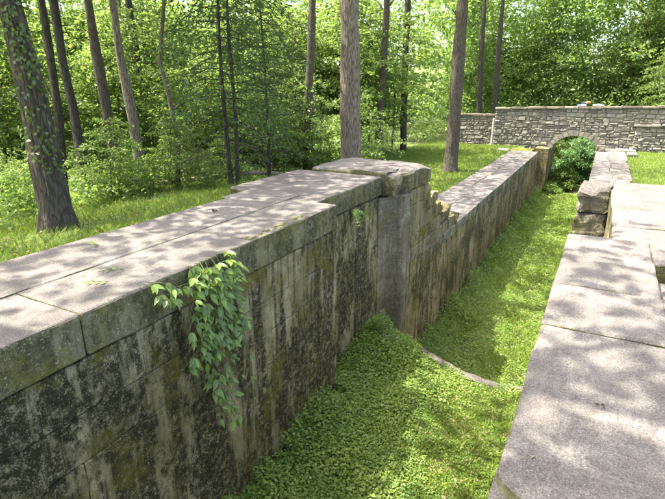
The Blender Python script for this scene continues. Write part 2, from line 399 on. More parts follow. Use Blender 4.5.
# hollow quoin: concave upright stones
prof = [(-4.2, 8.64), (XREC - .005, 8.64)]
for i in range(9):
    a = R(205 - i * 14.5); prof.append((-3.34 + .31 * math.cos(a) * 1.0, 8.93 + .31 * math.sin(a)))
prof = [(-4.2, 8.64), (XREC, 8.64), (-3.585, 8.70), (-3.57, 8.79), (-3.565, 8.89), (-3.54, 8.98), (-3.49, 9.05), (-3.42, 9.09), (-3.345, 9.10), (-3.275, 9.125), (-3.255, 9.16), (-3.255, 9.42), (-4.2, 9.42)]
qz = [-.42, -1.05, -1.8, -2.6, -3.3, -4.9]
for k in range(5):
    zt, zb = qz[k] - .003, qz[k + 1] + .003; n = len(prof); V = []
    rows = 14
    for i in range(rows + 1):
        z = zt + (zb - zt) * i / rows
        for (x, y) in prof:
            nv = noise.noise(Vector((x * 5, y * 5, z * 2.5))); n2 = noise.noise(Vector((x * 17, y * 17, z * 11))); V.append((x + nv * .02 + n2 * .006, y + nv * .02 + n2 * .006, z))
    F = [(i * n + j, i * n + (j + 1) % n, (i + 1) * n + (j + 1) % n, (i + 1) * n + j) for i in range(rows) for j in range(n)]
    F = [tuple(reversed(f)) for f in F]; F += [tuple(range(n - 1, -1, -1))[::-1], tuple(range(rows * n, rows * n + n))[::-1]]
    link('quoin_stone', pmesh('quoin_stone', V, F, M['quoin']), LW)
# pier and its broken, stepped end
rz = [-.38, -.70, -1.02, -1.36, -1.66, LOW - .02]
rend = [10.78, 11.35, 11.95, 12.65, 13.45]
random.seed(21)
for k in range(len(rz) - 1):
    y = 9.43; ye = rend[k] + random.uniform(-.08, .08); zt, zb = rz[k], rz[k + 1]
    while y < ye - .02:
        e = min(y + random.uniform(.5, .95), ye)
        if ye - e < .25: e = ye
        last = e == ye
        tilt = random.uniform(-.03, .05)
        x1 = XL + random.uniform(-.012, .012)
        me = rock_box(-4.75 if last else -3.9, x1, y + .004, e - .004, zb + .004, zt - .004 - (random.uniform(0, .03) if last else 0), (3, 5, 3), .05 if last else .018, .06 if last else .012, 5, k * 7 + y, M['buff'] if (random.random() < .45) else M['lowwall'], None, 'wall_block')
        link('wall_block', me, LW); y = e
    # rough hearting behind the facing
    link('hearting', rock_box(-4.95, -3.92, 10.2, ye - .25 + random.uniform(-.1, .1), zb, zt - .01, (4, 6, 2), .05, .04, 3, k, M['pier'], None, 'hearting'), LW)
courses(LW, '+x', XL, .35, 9.43, 10.4, [LOW - .02, -2.4, -2.85, -3.3, -3.75, -4.2, -4.8], M['lowwall'], True, .5, 1.0)

# ------------------------------------------------------------------ lower left lock wall
LL = empty('lock_wall', (0, 0, 0), 'low streaked stone lock wall running from the broken pier to the bridge', 'wall', 'lock walls')
link('core', box_mesh('core', -4.7, XL - .06, 10.42, 31.5, -5.0, LOW - .25, M['mortar']), LL)
random.seed(5)
lz = [LOW - .27, -2.62, -3.02, -3.42, -3.82, -4.22, -4.85]
courses(LL, '+x', XL, .35, 10.41, 18, lz, M['lowwall'], True, .45, 1.0)
courses(LL, '+x', XL, .35, 18, 31.5, lz, M['lowwall'], False, .6, 1.3)
y = 10.42
i = 0
while y < 31.5:
    e = min(31.5, y + random.uniform(1.1, 1.9)); e = 31.5 if 31.5 - e < .5 else e
    xm = -4.05 + random.uniform(-.15, .15); dz = random.uniform(-.012, .012)
    seg = (5, 8, 2) if y < 20 else (3, 4, 2)
    if y < 14 : 
        link('coping_stone', rock_box(-4.78, XL + .01, y, e - .008, LOW - .27, LOW + dz, (12, 10, 2), .02, .008, 2, i, M['lowcoping'], None, 'coping_stone'), LL)
    else:
        link('coping_stone', rock_box(xm + .004, XL + .01, y, e - .008, LOW - .27, LOW + dz, seg, .02, .01, 2, i, M['lowcoping'], None, 'coping_stone'), LL)
        link('coping_stone', rock_box(-4.78 + random.uniform(-.1, .1), xm - .004, y, e - .008, LOW - .26, LOW + random.uniform(-.015, .01), seg, .02, .01, 2, i + 50, M['lowcoping'], None, 'coping_stone'), LL)
    y = e; i += 1
# gate recess beside the bridge
courses(LL, '+x', -3.66, .35, 31.5, 33.1, lz, M['lowwall'], False, .6, 1.3)
link('coping_stone', rock_box(-4.9, -3.64, 31.51, 33.1, LOW - .27, LOW + .01, (5, 6, 2), .03, .02, 2, 77, M['moss'], None, 'coping_stone'), LL)
courses(LL, '+x', -2.84, .8, 33.1, 34.44, [LOW + .02] + lz, M['lowwall'], False, .6, 1.3)
link('coping_stone', rock_box(-5.6, -4.9, 31.2, 32.2, LOW - .2, LOW + .03, (4, 4, 2), .03, .02, 2, 78, M['lowcoping'], None, 'coping_stone'), LL)

# ------------------------------------------------------------------ upper right lock wall
RW = empty('lock_wall', (0, 0, 0), 'near right stone lock wall with wide flat slabs and a rectangular slot', 'wall', 'lock walls')
link('core', box_mesh('core', XR + .06, 3.0, -3, 6.1, -4.2, -.32, M['mortar']), RW)
link('core', box_mesh('core', .31, 3.0, 6.1, 9.6, -4.6, -.32, M['mortar']), RW)
link('core', box_mesh('core', XR + .1, 3.0, 9.6, 10.25, -4.9, -.32, M['mortar']), RW)
random.seed(11)
courses(RW, '-x', XR, .3, -.5, 6.12, zs, M['wall'], False, .9, 1.6)
courses(RW, '-x', .25, .3, 6.14, 9.46, [-.37, -.82, -1.24, -1.68, -2.1, -2.52, -2.95, -3.5, -4.8], M['buff'], False, .6, 1.3)
def near_corner(p):
    cx_, cy_, rr = -.02, 1.97, .19
    if p.x < cx_ and p.y < cy_:
        d = math.hypot(p.x - cx_, p.y - cy_)
        if d > rr: p.x = cx_ + (p.x - cx_) * rr / d; p.y = cy_ + (p.y - cy_) * rr / d
    return p
slab(RW, XR, 1.35, 1.78, 3.55 - .006, -.36, 0, 51, shape=near_corner, r=.02, amp=.01, seg=(34, 40, 4))
slab(RW, XR - .02, 1.4, -.6, 1.775, -.36, -.05, 52, r=.03)
link('wall_block', rock_box(XR - .01, .1, 1.7, 2.0, -.36, -.06, (3, 3, 3), .02, .01, 4, 3, M['coping'], None, 'wall_block'), RW)
slab(RW, XR, .6, 3.55 + .006, 4.42 - .003, -.36, .006, 53, r=.015)
slab(RW,   .6 + .004, 1.6, 3.55 + .006, 4.46, -.36, .002, 54, r=.015)
slab(RW, XR, .6, 4.42 + .003, 6.13, -.36, .008, 55, r=.025)
slab(RW, .6 + .004, 1.7, 5.36, 6.15, -.36, .006, 56, r=.02)
slab(RW, 1.12, 1.75, 4.475, 5.35, -.36, .0, 57, r=.02)
slab(RW, .6, 1.12, 4.46, 5.36, -.36, -.17, 58, r=.02, name='slot_floor')
slab(RW, 1.76, 2.9, 1.5, 6.15, -.36, -.01, 59)
def crackline(yc, x0, x1, w):
    def f(p):
        if p.z > -.1 and x0 < p.x < x1 and abs(p.y - yc - .02 * math.sin(p.x * 9)) < w: p.z -= .03
        return p
    return f
slab(RW, .25, 1.5, 6.19, 6.86, -.36, -.015, 61, r=.03, amp=.012)
slab(RW, .25, 1.5, 6.875, 7.95, -.36, -.005, 62, r=.025, amp=.012)
def pier_shape(p):
    if p.z > -.2 and p.y < 9.75 and p.x < .3: p.z -= .02
    return p
slab(RW, .24, 1.5, 7.96, 9.42, -.36, -.004, 63, r=.02)
slab(RW, 1.51, 2.9, 6.2, 10.2, -.36, -.004, 64)
slab(RW, .27, 1.5, 9.43, 10.25, -.36, -.01, 65, r=.03)
def erode(p):
    n = noise.noise(p * 4.0); d = max(0, -.02 - p.x)
    p.y += .05 * n; p.x += .03 * n
    if p.z > -.12 and p.y < 9.7 and p.x < .05: p.z -= .08 * (9.7 - p.y) / .3
    return p
pz = [.0, -.46, -1.05, -1.7, -2.4, -3.1, -3.9, -4.8]
for k in range(7):
    me = rock_box(XR - .04 + .02 * (k % 2), .262, 9.44 + .02 * (k % 2), 10.2, pz[k + 1] + .006, pz[k] - .006, (12, 14, 12), .05, .035, 4, 80 + k, M['pier'], erode if k == 0 else None, 'pier_stone')
    link('pier_stone', me, RW)

# ------------------------------------------------------------------ lower right lock wall
RL = empty('lock_wall', (0, 0, 0), 'lower right stone lock wall with sunlit top reaching the bridge beside the lawn', 'wall', 'lock walls')
XRL = -.26
link('core', box_mesh('core', XRL + .06, 1.2, 10.26, 34.4, -5.0, LOW - .25, M['mortar']), RL)
random.seed(9)
courses(RL, '-x', XRL, .3, 10.26, 34.4, [LOW - .2, -2.62, -3.02, -3.42, -3.82, -4.22, -4.85], M['lowwall'], False, .8, 1.6)
y = 10.27; i = 0
while y < 33.2:
    e = min(33.2, y + random.uniform(1.2, 2.2)); e = 33.2 if 33.2 - e < .6 else e
    xm = .5 + random.uniform(-.2, .2)
    for a, b in ((XRL - .01, xm - .004), (xm + .004, 1.22 + random.uniform(-.06, .06))):
        link('coping_stone', rock_box(a, b, y, e - .01, LOW - .2, LOW + .08 + random.uniform(-.015, .015), (4, 5, 2), .025, .012, 2, i + 20, M['lowcoping'], None, 'coping_stone'), RL)
        i += 1
    y = e
link('coping_stone', rock_box(.1, .75, 33.22, 34.42, LOW - .2, LOW + .1, (4, 5, 2), .03, .015, 2, 90, M['lowcoping'], None, 'coping_stone'), RL)
link('coping_stone', rock_box(.76, 1.75, 33.22, 34.42, LOW - .2, LOW + .13, (4, 5, 2), .03, .015, 2, 91, M['lowcoping'], None, 'coping_stone'), RL)
link('coping_stone', rock_box(1.24, 1.75, 31.2, 32.4, LOW - .2, LOW + .16, (4, 5, 2), .03, .02, 2, 92, M['lowcoping'], None, 'coping_stone'), RL)
lb = link('stone_block', rock_box(-.27, .16, 32.6, 33.05, LOW + .06, LOW + .42, (4, 4, 4), .04, .03, 4, 93, M['pier'], None, 'stone_block'))
tag(lb, 'small dark loose stone block on the right wall edge by the arch', 'stone')

# curved sill across the chamber floor
SILL = empty('mitre_sill', (-1.5, 7.9, -3.3), 'curved line of stone sill crossing the grassy chamber floor', 'sill')
SILL.location = (0, 0, 0)
edges = [-3.6, -2.95, -2.3, -1.65, -1.0, -.4, .2]
for k in range(6):
    a, b = edges[k] + .006, edges[k + 1] - .006; V = []; n = 7
    for i in range(n):
        x = a + (b - a) * i / (n - 1); yc = float(sill_y(x)) + .08
        zt = float(bed_z(x, float(sill_y(x)) - .3)) + .045 + .05 * noise.noise(Vector((x * 4, 0, k)))
        for (dy, z) in ((-.09, -3.6), (-.09, zt - .015), (-.07, zt), (.08, zt), (.1, zt - .03), (.1, -4.9)):
            V.append((x, yc + dy + .012 * noise.noise(Vector((x * 6, dy * 9, z))), z))
    F = [(i * 6 + j, (i + 1) * 6 + j, (i + 1) * 6 + j + 1, i * 6 + j + 1) for i in range(n - 1) for j in range(5)]
    F += [(0, 1, 2, 3, 4, 5), tuple(reversed(range((n - 1) * 6, n * 6)))]
    link('sill_stone', pmesh('sill_stone', V, F, M['pier']), SILL)

# ------------------------------------------------------------------ stone bridge
BR = empty('stone_bridge', (0, 0, 0), 'rubble stone bridge with a low round arch over the lock channel', 'bridge')
BY, BB = 34.5, 36.9
ac, aw, asp, arise = -1.54, 1.29, -2.2, 1.02      # arch centre, half width, spring level, rise
def ztop(x): return .56 + .024 * x if x > -6.5 else .4
def zarch(x):
    u = (x - ac) / aw; return asp + arise * math.sqrt(max(0, 1 - u * u))
bxs = sorted(set([-6.45, -5, -4, -3.2, ac - aw - .001] + [ac - aw * math.cos(math.pi * i / 18) for i in range(19)] + [ac + aw + .001, .5, 2, 4, 7, 11]))
V, F = [], []
for x in bxs:
    inside = abs(x - ac) <= aw + 1e-6
    zb = zarch(x) if inside else -5.2
    for yv in (BY + .06, BB):
        V += [(x, yv, ztop(x) - .12), (x, yv, zb)]
for i in range(len(bxs) - 1):
    a, b = i * 4, i * 4 + 4
    F += [(a, a + 1, b + 1, b), (a + 2, b + 2, b + 3, a + 3), (a + 1, a + 3, b + 3, b + 1), (a, b, b + 2, a + 2)]
F += [(0, 2, 3, 1), tuple(len(V) - 4 + k for k in (0, 1, 3, 2))]
link('core', pmesh('core', V, F, M['bmortar']), BR)
random.seed(33)
small = []; nbig = 0
def rubble(x0, x1, z0, ztopf, yf, exclude, parent, bigname='facing_stone'):
    global nbig
    sm_ = []
    z = z0
    while z < max(ztopf(x0), ztopf(x1)) - .1:
        h = random.choice((.12, .15, .18, .22, .26)); x = x0
        while x < x1:
            w = random.uniform(.14, .44) * (1.25 if h > .18 else 1); e = min(x + w, x1)
            if x1 - e < .12: e = x1
            zt = min(z + h, ztopf(x) - .1)
            if zt - z > .05 and not exclude(x, e, z, zt):
                pr = random.uniform(0, .028); jz = random.uniform(-.015, .015)
                if zt - z > .17 and random.random() < .3:
                    zm = z + (zt - z) * random.uniform(.4, .6)
                    sm_.append(face_block(x + .012, e - .012, yf - random.uniform(0, .028), yf + .12, z + .01, zm - .01, '-y', .025, .02)); z_ = zm
                else: z_ = z
                g_ = face_block(x + .012, e - .012, yf - pr, yf + .12, z_ + .01 + jz, zt - .01 + jz * 1.5, '-y', .035, .035)
                if e - x > .42 and nbig < 200:
                    link(bigname, pmesh(bigname, *g_, M['rub']), parent); nbig += 1
                else: sm_.append(g_)
            x = e
        z += h
    V, F = join(sm_); o = link('rubble_facing', pmesh('rubble_facing', V, F, M['rub']), parent); tag(o, kind='stuff')
def inarch(x, e, z, zt):
    for px in (x, e, (x + e) / 2):
        for pz_ in (z, zt):
            u = (px - ac) / (aw + .05); v = (pz_ - asp) / (arise + .05)
            if abs(u) < 1 and (pz_ < asp or u * u + v * v < 1): return True
    return False
rubble(-6.45, 9, -2.15, ztop, BY, inarch, BR)
rubble(-3.25, ac - aw + .02, -4.9, lambda x: -2.05, BY, lambda *a: False, BR)
# arch ring
nv = 15
for i in range(nv):
    a0, a1 = math.pi * (1 - i / nv), math.pi * (1 - (i + 1) / nv); V = []
    th = random.uniform(.26, .36); da = .008
    for yv in (BY - .035 - random.uniform(0, .02), BY + .5):
        for rr in (0, th):
            for an in (a0 - da, a1 + da):
                V.append((ac + (aw - .01 + rr) * math.cos(an), yv, asp + (arise - .01 + rr) * math.sin(an)))
    F = [(0, 1, 3, 2), (4, 6, 7, 5), (0, 4, 5, 1), (2, 3, 7, 6), (0, 2, 6, 4), (1, 5, 7, 3)]
    link('voussoir', pmesh('voussoir', V, F, M['rub']), BR)
# coping of the parapet
x = -6.5
while x < 9:
    e = x + random.uniform(.5, 1.1); zt = (ztop(x) + ztop(e)) / 2 + random.uniform(-.015, .02)
    link('coping_stone', rock_box(x + .008, e - .008, BY - .1, BY + .55, zt - .12, zt, (3, 3, 1), .02, .014, 3, x, M['rubble'], None, 'coping_stone'), BR); x = e
# thicker base with a ledge at the right
link('ledge_core', box_mesh('ledge_core', 1.6, 9, 34.3, 34.45, -2.2, -.52, M['bmortar']), BR)
rubble(1.55, 9, -2.1, lambda x: -.42, 34.22, lambda *a: False, BR)
x = 1.45
while x < 8.5:
    e = x + random.uniform(.7, 1.3)
    link('ledge_slab', rock_box(x + .006, e - .006, 34.12, 34.6, -.52, -.43 + random.uniform(-.01, .01), (3, 3, 1), .015, .012, 3, x + 5, M['rubble'], None, 'ledge_slab'), BR); x = e
WW = empty('wing_wall', (0, 0, 0), 'lower rubble wing wall at the left end of the bridge', 'wall')
link('core', box_mesh('core', -9.4, -6.5, 34.95, 35.5, -2.3, -.2, M['bmortar']), WW)
rubble(-9.4, -6.5, -2.15, lambda x: -.05, 34.88, lambda *a: False, WW)
x = -9.45
while x < -6.6:
    e = min(-6.48, x + random.uniform(.5, .9))
    link('coping_stone', rock_box(x + .006, e - .006, 34.8, 35.55, -.16, -.05, (3, 3, 1), .02, .015, 3, x, M['rubble'], None, 'coping_stone'), WW); x = e
PO = empty('marker_post', (-6.5, 34.3, LOW), 'thin white post standing at the left corner of the bridge', 'post')
V, F = tube([(0, 0, -.15), (0, 0, .8), (.01, 0, 1.6)], [.055, .052, .05], 8); link('pole', pmesh('pole', V, F, M['white']), PO)
V, F = tube([(.01, 0, 1.6), (.01, 0, 1.63), (.01, 0, 1.68)], [.062, .062, .03], 8); link('cap', pmesh('cap', V, F, M['white']), PO)

# belongings left on the parapet and ledge
def lump(name, c, s, mat, parent, seed, rot=0):
    bm = bmesh.new(); bmesh.ops.create_icosphere(bm, subdivisions=2, radius=1)
    ca, sa = math.cos(rot), math.sin(rot)
    for v in bm.verts:
        p = v.co.copy(); k = 1 + .28 * noise.noise(p * 1.6 + Vector((seed, 0, 0)))
        p = Vector((math.copysign(abs(p.x) ** .7, p.x), math.copysign(abs(p.y) ** .7, p.y), math.copysign(abs(p.z) ** .75, p.z))) * k
        p = Vector((p.x * s[0], p.y * s[1], max(p.z * s[2], -s[2] * .8)))
        v.co = Vector((p.x * ca - p.y * sa, p.x * sa + p.y * ca, p.z)) + Vector(c)
    me = bpy.data.meshes.new(name); bm.to_mesh(me); bm.free(); me.materials.append(mat)
    me.polygons.foreach_set('use_smooth', [True] * len(me.polygons))
    return link(name, me, parent)
bagz = ztop(-1.3) + .01
B1 = empty('bag', (-1.35, 34.75, bagz), 'black bag with an orange top resting on the bridge parapet', 'bag')
lump('body', (0, 0, .13), (.2, .16, .15), M['black'], B1, 1); lump('top_flap', (.22, 0, .23), (.14, .12, .08), M['orange'], B1, 2); lump('strap', (.08, -.1, .2), (.12, .03, .05), M['greycloth'], B1, 5)
B2 = empty('cloth', (-1.55, 34.52, bagz - .0), 'crumpled blue and white cloth hanging on the parapet below the black bag', 'cloth')
lump('blue_fold', (-.04, 0, .05), (.13, .09, .06), M['blue'], B2, 3); lump('white_fold', (.2, 0, .06), (.16, .09, .07), M['greycloth'], B2, 4)
B3 = empty('folded_jacket', (-.55, 34.75, ztop(-.5) + .01), 'small folded grey jacket lying on the parapet beside the bag', 'jacket')
lump('body', (0, 0, .05), (.3, .16, .07), M['greycloth'], B3, 7); lump('collar', (.12, 0, .1), (.1, .1, .06), M['black'], B3, 8)
B4 = empty('bag', (2.95, 34.2, -.42), 'dark bag with salmon side sitting on the stone ledge at right', 'bag')
lump('body', (0, 0, .13), (.24, .14, .15), M['black'], B4, 9); lump('side_pocket', (.12, -.12, .08), (.14, .06, .09), M['pink'], B4, 10); lump('pouch', (-.05, -.12, .03), (.1, .08, .05), M['greycloth'], B4, 11)

# ------------------------------------------------------------------ foliage generators
def branchy(seed, H, Rd, z0, nb, lpb, L, W, up=.35, droop=.35, lat=.3, stem_r=.03, prof=None, upn=.55, mat='leaf', lean=.1, mats='bark'):
    rng = np.random.default_rng(seed)
    ph = rng.uniform(0, 6.28, 4)
    def stem(t): return np.array([lean * H * .3 * math.sin(t * 2.2 + ph[0]) * t, lean * H * .3 * math.sin(t * 1.9 + ph[1]) * t, H * t])
    prof = prof or (lambda t: .35 + .65 * math.sin(math.pi * min(1, max(0, (t - z0) / (1 - z0))) ** .75))
    wood = [tube([stem(t) for t in np.linspace(0, 1, 7)], [stem_r * (1 - .85 * t) for t in np.linspace(0, 1, 7)], 6)]
    P, D, N = [], [], []
    for b in range(nb):
        t = z0 + (1 - z0) * (b + rng.random()) / nb; o = stem(min(t, .98)); az = b * 2.4 + rng.normal() * .35
        ln = Rd * prof(t) * rng.uniform(.7, 1.2); d = np.array([math.cos(az), math.sin(az), 0]); s = np.array([-d[1], d[0], 0])
        u_ = up * rng.uniform(.6, 1.4); dr = droop * rng.uniform(.7, 1.3)
        pt = lambda q: o + d * ln * q + np.array([0, 0, 1]) * ln * (u_ * q - dr * q * q)
        wood.append(tube([pt(q) for q in (0, .35, .7, 1)], [(.012 if mat == 'cedar' else stem_r * .32) * (1 - .7 * q) + .003 for q in (0, .35, .7, 1)], 3, cap=False))
        n = max(8, int(lpb * (ln / Rd))); q = rng.random(n) ** .75
        # leaves sit on short side twigs
        k = max(3, int(6 * ln / max(Rd, .1))); tw = np.round(q * k) / k; sg = rng.choice([-1, 1], n); off = rng.random(n) ** .8 * lat * ln * (1.15 - tw * .7)
        base = o + d * (ln * tw)[:, None] + np.outer(ln * (u_ * tw - dr * tw * tw), [0, 0, 1])
        tdir = d * .55 + s * sg[:, None]
        p = base + tdir * off[:, None] + rng.normal(0, .03 + .012 * ln, (n, 3)) + np.outer(-off * .18 * rng.random(n), [0, 0, 1])
        P.append(p); D.append(tdir * .8 + rng.normal(0, .5, (n, 3)) + np.array([0, 0, -.25])); N.append(np.array([0, 0, 1]) + rng.normal(0, upn, (n, 3)))
    P, D, N = map(np.concatenate, (P, D, N)); sc = rng.uniform(.65, 1.25, len(P))
    lm = nmesh('leaves', leaves(P, D, N, L * sc, W * sc), 4, M[mat])
    return pmesh('stem', *join(wood), M[mats], True), lm
def crown_mesh(seed, z0, H, Rd, nc, lpc, L, gap=.0):
    """tall-tree crown: limbs and leaf clumps; local origin at tree base"""
    rng = np.random.default_rng(seed); wood = []; P, D, N = [], [], []
    for c_ in range(nc):
        t = (c_ + rng.random()) / nc; z = z0 + H * t; rr = Rd * (math.sin(math.pi * (.12 + .85 * t)) ** .7) * math.sqrt(rng.uniform(.06, 1)); az = c_ * 2.4 + rng.normal() * .4
        c0 = np.array([rr * math.cos(az), rr * math.sin(az), z + rr * .25])
        if c_ % 2 == 0:
            a = np.array([0, 0, z - rr * .45 - .3]); m = (a + c0) / 2 + np.array([0, 0, .15 * rr])
            wood.append(tube([a, m, c0], [.055, .035, .012], 4, cap=False))
        n = int(lpc * rng.uniform(.6, 1.4)); v = unit(rng.normal(0, 1, (n, 3))) * (rng.random((n, 1)) ** .45) * np.array([1, 1, .45]) * rng.uniform(.7, 1.25)
        P.append(c0 + v); D.append(v * .6 + rng.normal(0, .6, (n, 3))); N.append(np.array([0, 0, 1]) + rng.normal(0, .55, (n, 3)))
    P, D, N = map(np.concatenate, (P, D, N)); sc = rng.uniform(.7, 1.3, len(P))
    return pmesh('limbs', *join(wood), M['bark'], True), nmesh('crown', leaves(P, D, N, L * sc, L * .62 * sc), 4, M['canopy'])

CROWNS = [crown_mesh(100 + i, 6.5 + i % 3, 7.0, 3.3, 40, 18, .27) for i in range(4)] + [crown_mesh(130, 7.0, 6.0, 3.3, 30, 38, .25)]
BIGCROWN = crown_mesh(120, 6.0, 8.0, 5.2, 70, 34, .25)
SAP = [branchy(10, 4.2, 1.5, .12, 46, 130, .125, .07, stem_r=.03), branchy(11, 5.5, 1.9, .2, 52, 130, .14, .08, up=.25, stem_r=.04),
       branchy(12, 3.2, 1.5, .05, 44, 130, .11, .065, stem_r=.025, lean=.3), branchy(13, 6.5, 2.2, .25, 56, 140, .15, .085, up=.2, droop=.3, stem_r=.05),
       branchy(14, 2.0, 1.25, .03, 36, 130, .10, .06, up=.6, stem_r=.02, lean=.3)]
# low cedar-like tree, drooping sprays
CEDAR = branchy(15, 6.2, 1.55, .1, 80, 110, .14, .036, up=.15, droop=.45, lat=.32, stem_r=.06, prof=lambda t: 1.0 - .45 * t, upn=.8, mat='cedar', mats='bark_dark')

def base_pt(x, y): return (x, y, float(gz(x, y)))
# ------------------------------------------------------------------ trees with trunks
TREES = [  # trunk points bottom to top, bark, crown variant, crown scale, label
 ('bark', [(-7.44, 4.63, -.5, .30), (-7.42, 4.63, -.2, .225), (-7.45, 4.62, .4, .205), (-7.46, 4.62, 1.43, .19), (-7.56, 4.58, 2.76, .155), (-7.7, 4.5, 5, .13), (-7.8, 4.5, 8.5, .08)], 0, 'thick leaning tree at far left with leafy ivy up its bark'),
 ('bark_dark', [(-10.57, 6.81, -1, .095), (-10.38, 6.91, 1.15, .086), (-10.35, 6.93, 2.54, .072), (-10.3, 6.9, 9, .04)], 1, 'slim dark tree just behind the ivy covered trunk'),
 ('bark_dark', [(-11.92, 8.35, -1.2, .125), (-11.91, 8.36, 1.07, .105), (-11.98, 8.32, 2.25, .1), (-12.0, 8.3, 9, .05)], 2, 'dark straight tree, second trunk to the right of the ivy covered one'),
 ('bark', [(-12.81, 10.15, -1.4, .16), (-12.89, 10.1, .99, .135), (-12.99, 10.05, 2.62, .13), (-13.1, 10, 10, .06)], 3, 'rough brown tree left of the straight grey one in the left woods'),
 ('bark_pale', [(-11.38, 9.78, -1.3, .15), (-11.44, 9.75, .77, .123), (-11.57, 9.68, 2.3, .108), (-11.65, 9.6, 10, .05)], 0, 'straight grey tree between the brown trunk and the thin curved sapling'),
 ('bark_dark', [(-15.19, 13.41, -1.5, .12), (-15.11, 13.45, 2.22, .11), (-15.19, 13.41, 3.54, .106), (-15.4, 13.3, 10, .05)], 1, 'distant dark trunk half hidden in leaves behind the straight grey tree'),
 ('bark', [(-10.88, 17.99, -2, .2), (-10.76, 18.06, 1.79, .165), (-10.64, 18.12, 3.75, .158), (-10.5, 18.2, 10, .08)], 2, 'dark forked tree deep in the woods left of the large pale trunk'),
 ('bark_pale', [(-6.35, 13.05, -2.1, .36), (-6.36, 13.05, -1.2, .315), (-6.38, 13.03, -.3, .30), (-6.42, 13.01, 1.01, .284), (-6.44, 13.0, 2.58, .262), (-6.45, 12.99, 3.81, .24), (-6.5, 13, 9, .16), (-6.5, 13, 12, .08)], 3, 'large pale straight trunk standing behind the highest part of the left wall'),
 ('bark', [(-10.2, 24.03, -2, .215), (-10.15, 24.06, 1.03, .176), (-10.05, 24.11, 3.82, .165), (-10, 24.2, 10, .08)], 0, 'dim grey trunk in the woods just right of the large pale trunk'),
 ('bark_dark', [(-10.46, 28.43, -2, .185), (-10.57, 28.38, 3.11, .17), (-10.55, 28.39, 6.18, .164), (-10.5, 28.4, 11, .08)], 1, 'far thin trunk between the dim grey trunk and the lawn tree'),
 ('bark', [(-5.95, 22.35, -2.1, .42), (-5.94, 22.35, -1.8, .34), (-5.93, 22.35, -1.2, .29), (-5.92, 22.36, .68, .263), (-5.93, 22.35, 3.13, .25), (-5.92, 22.36, 5.04, .22), (-5.9, 22.4, 10, .12)], 2, 'brown tree standing alone on the lawn beside the lower left wall'),
 ('bark_dark', [(-7.71, 41.26, -1.9, .24), (-7.79, 41.22, .12, .2), (-7.9, 41.16, 3.61, .19), (-8, 41.2, 10, .09)], 3, 'dark trunk rising behind the left end of the bridge'),
 ('bark_dark', [(-8.31, 38.67, -1.9, .19), (-8.44, 38.6, .2, .185), (-8.63, 38.5, 4.84, .177), (-8.7, 38.5, 10, .09)], 0, 'slender dark trunk behind the lower wing wall'),
 ('bark', [(.6, 51.4, -1.6, .31), (1.2, 51.72, 2.66, .3), (1.61, 51.94, 4.65, .254), (2.6, 52.4, 11, .14)], 1, 'leaning trunk behind the bridge, left one of the leaning pair'),
 ('bark', [(1.5, 54.2, -1.6, .23), (1.88, 54.35, 2.71, .224), (2.09, 54.46, 5.6, .219), (2.6, 54.7, 12, .12)], 2, 'leaning trunk behind the bridge, right one of the leaning pair'),
 ('bark_dark', [(-11.0, 6.0, -1.3, .1), (-11.2, 5.9, -.7, .086), (-11.45, 5.8, -.2, .085), (-12.4, 5.4, 1.6, .07), (-14, 4.8, 5, .03)], None, 'short dark trunk leaning out of frame at the left edge'),
]
def dense_path(pts, step=.45):
    out = []
    for a, b in zip(pts[:-1], pts[1:]):
        n = max(2, int((Vector(b[:3]) - Vector(a[:3])).length / step))
        for i in range(n): out.append(tuple(a[k] + (b[k] - a[k]) * i / n for k in range(4)))
    out.append(pts[-1]); return out
tree_dirs = []
SHORT = ['ivy covered tree', 'slim dark tree', 'dark straight tree', 'rough brown tree', 'straight grey tree', 'distant dark trunk', 'forked dark tree', 'large pale trunk', 'dim grey trunk', 'far thin trunk', 'lawn tree', 'bridge end trunk', 'wing wall trunk', 'leaning pair', 'leaning pair', 'left edge leaner']
for i, (bark, pts, cv, label) in enumerate(TREES):
    b = pts[0]; bz = float(gz(b[0], b[1])); root = empty('tree', (b[0], b[1], bz), label, 'tree', 'trees in the woods')
    pts = [(p[0] - b[0], p[1] - b[1], p[2] - bz, p[3]) for p in pts]
    pts[0] = (*pts[0][:2], min(pts[0][2], 0) - .15, pts[0][3] * 1.12)
    big = pts[0][3] > .25; dp = dense_path(pts, .1 if big else .4)
    V, F = tube([q[:3] for q in dp], [q[3] for q in dp], 36 if big else 10, 0 if big else .3, i)
    if big:
        for q in range(len(V)):
            a_ = Vector(dp[q // 36][:3]); d_ = V[q] - a_; an = math.atan2(d_.y, d_.x); w_ = Vector((math.cos(an) * 1.2, math.sin(an) * 1.2, V[q].z * .5 + i))
            f_ = Vector((math.cos(an) * 5, math.sin(an) * 5, V[q].z * 1.3 + i))
            V[q] = a_ + d_ * (1 + .16 * noise.noise(w_) + .11 * noise.noise(f_) + .05 * noise.noise(f_ * 2.3) + .25 * max(0, .5 - (V[q].z)) * max(0, math.sin(an * 4 + i)))
    link('trunk', pmesh('trunk', V, F, M[bark], True), root)
    if cv is not None:
        li, le = BIGCROWN if big else CROWNS[cv]; top = pts[-1]
        for nm, me in (('limbs', li), ('crown', le)):
            o = link(nm, me, root); o.location = (top[0] * .9, top[1] * .9, max(-2.5, top[2] - 11.5 + (i * 37 % 10) * .12) + (2.0 if i in (10, 11, 12) else 0)); o.rotation_euler.z = i * 1.9; s = .85 + .3 * ((i * 53) % 10) / 10
            if i in (11, 12): o.location.x -= 2.5; o.location.y += 2
            if i == 0: o.location.x -= 1.9
            if i == 7: o.location.x -= 2.0; o.location.y += 1.8
            if i == 10: o.location.x -= 1.0; o.location.y += 1.5
            o.scale = (s * 1.15, s * 1.15, 1)
    tree_dirs.append((math.atan2(-b[0], b[1]), math.hypot(b[0], b[1]), SHORT[i]))
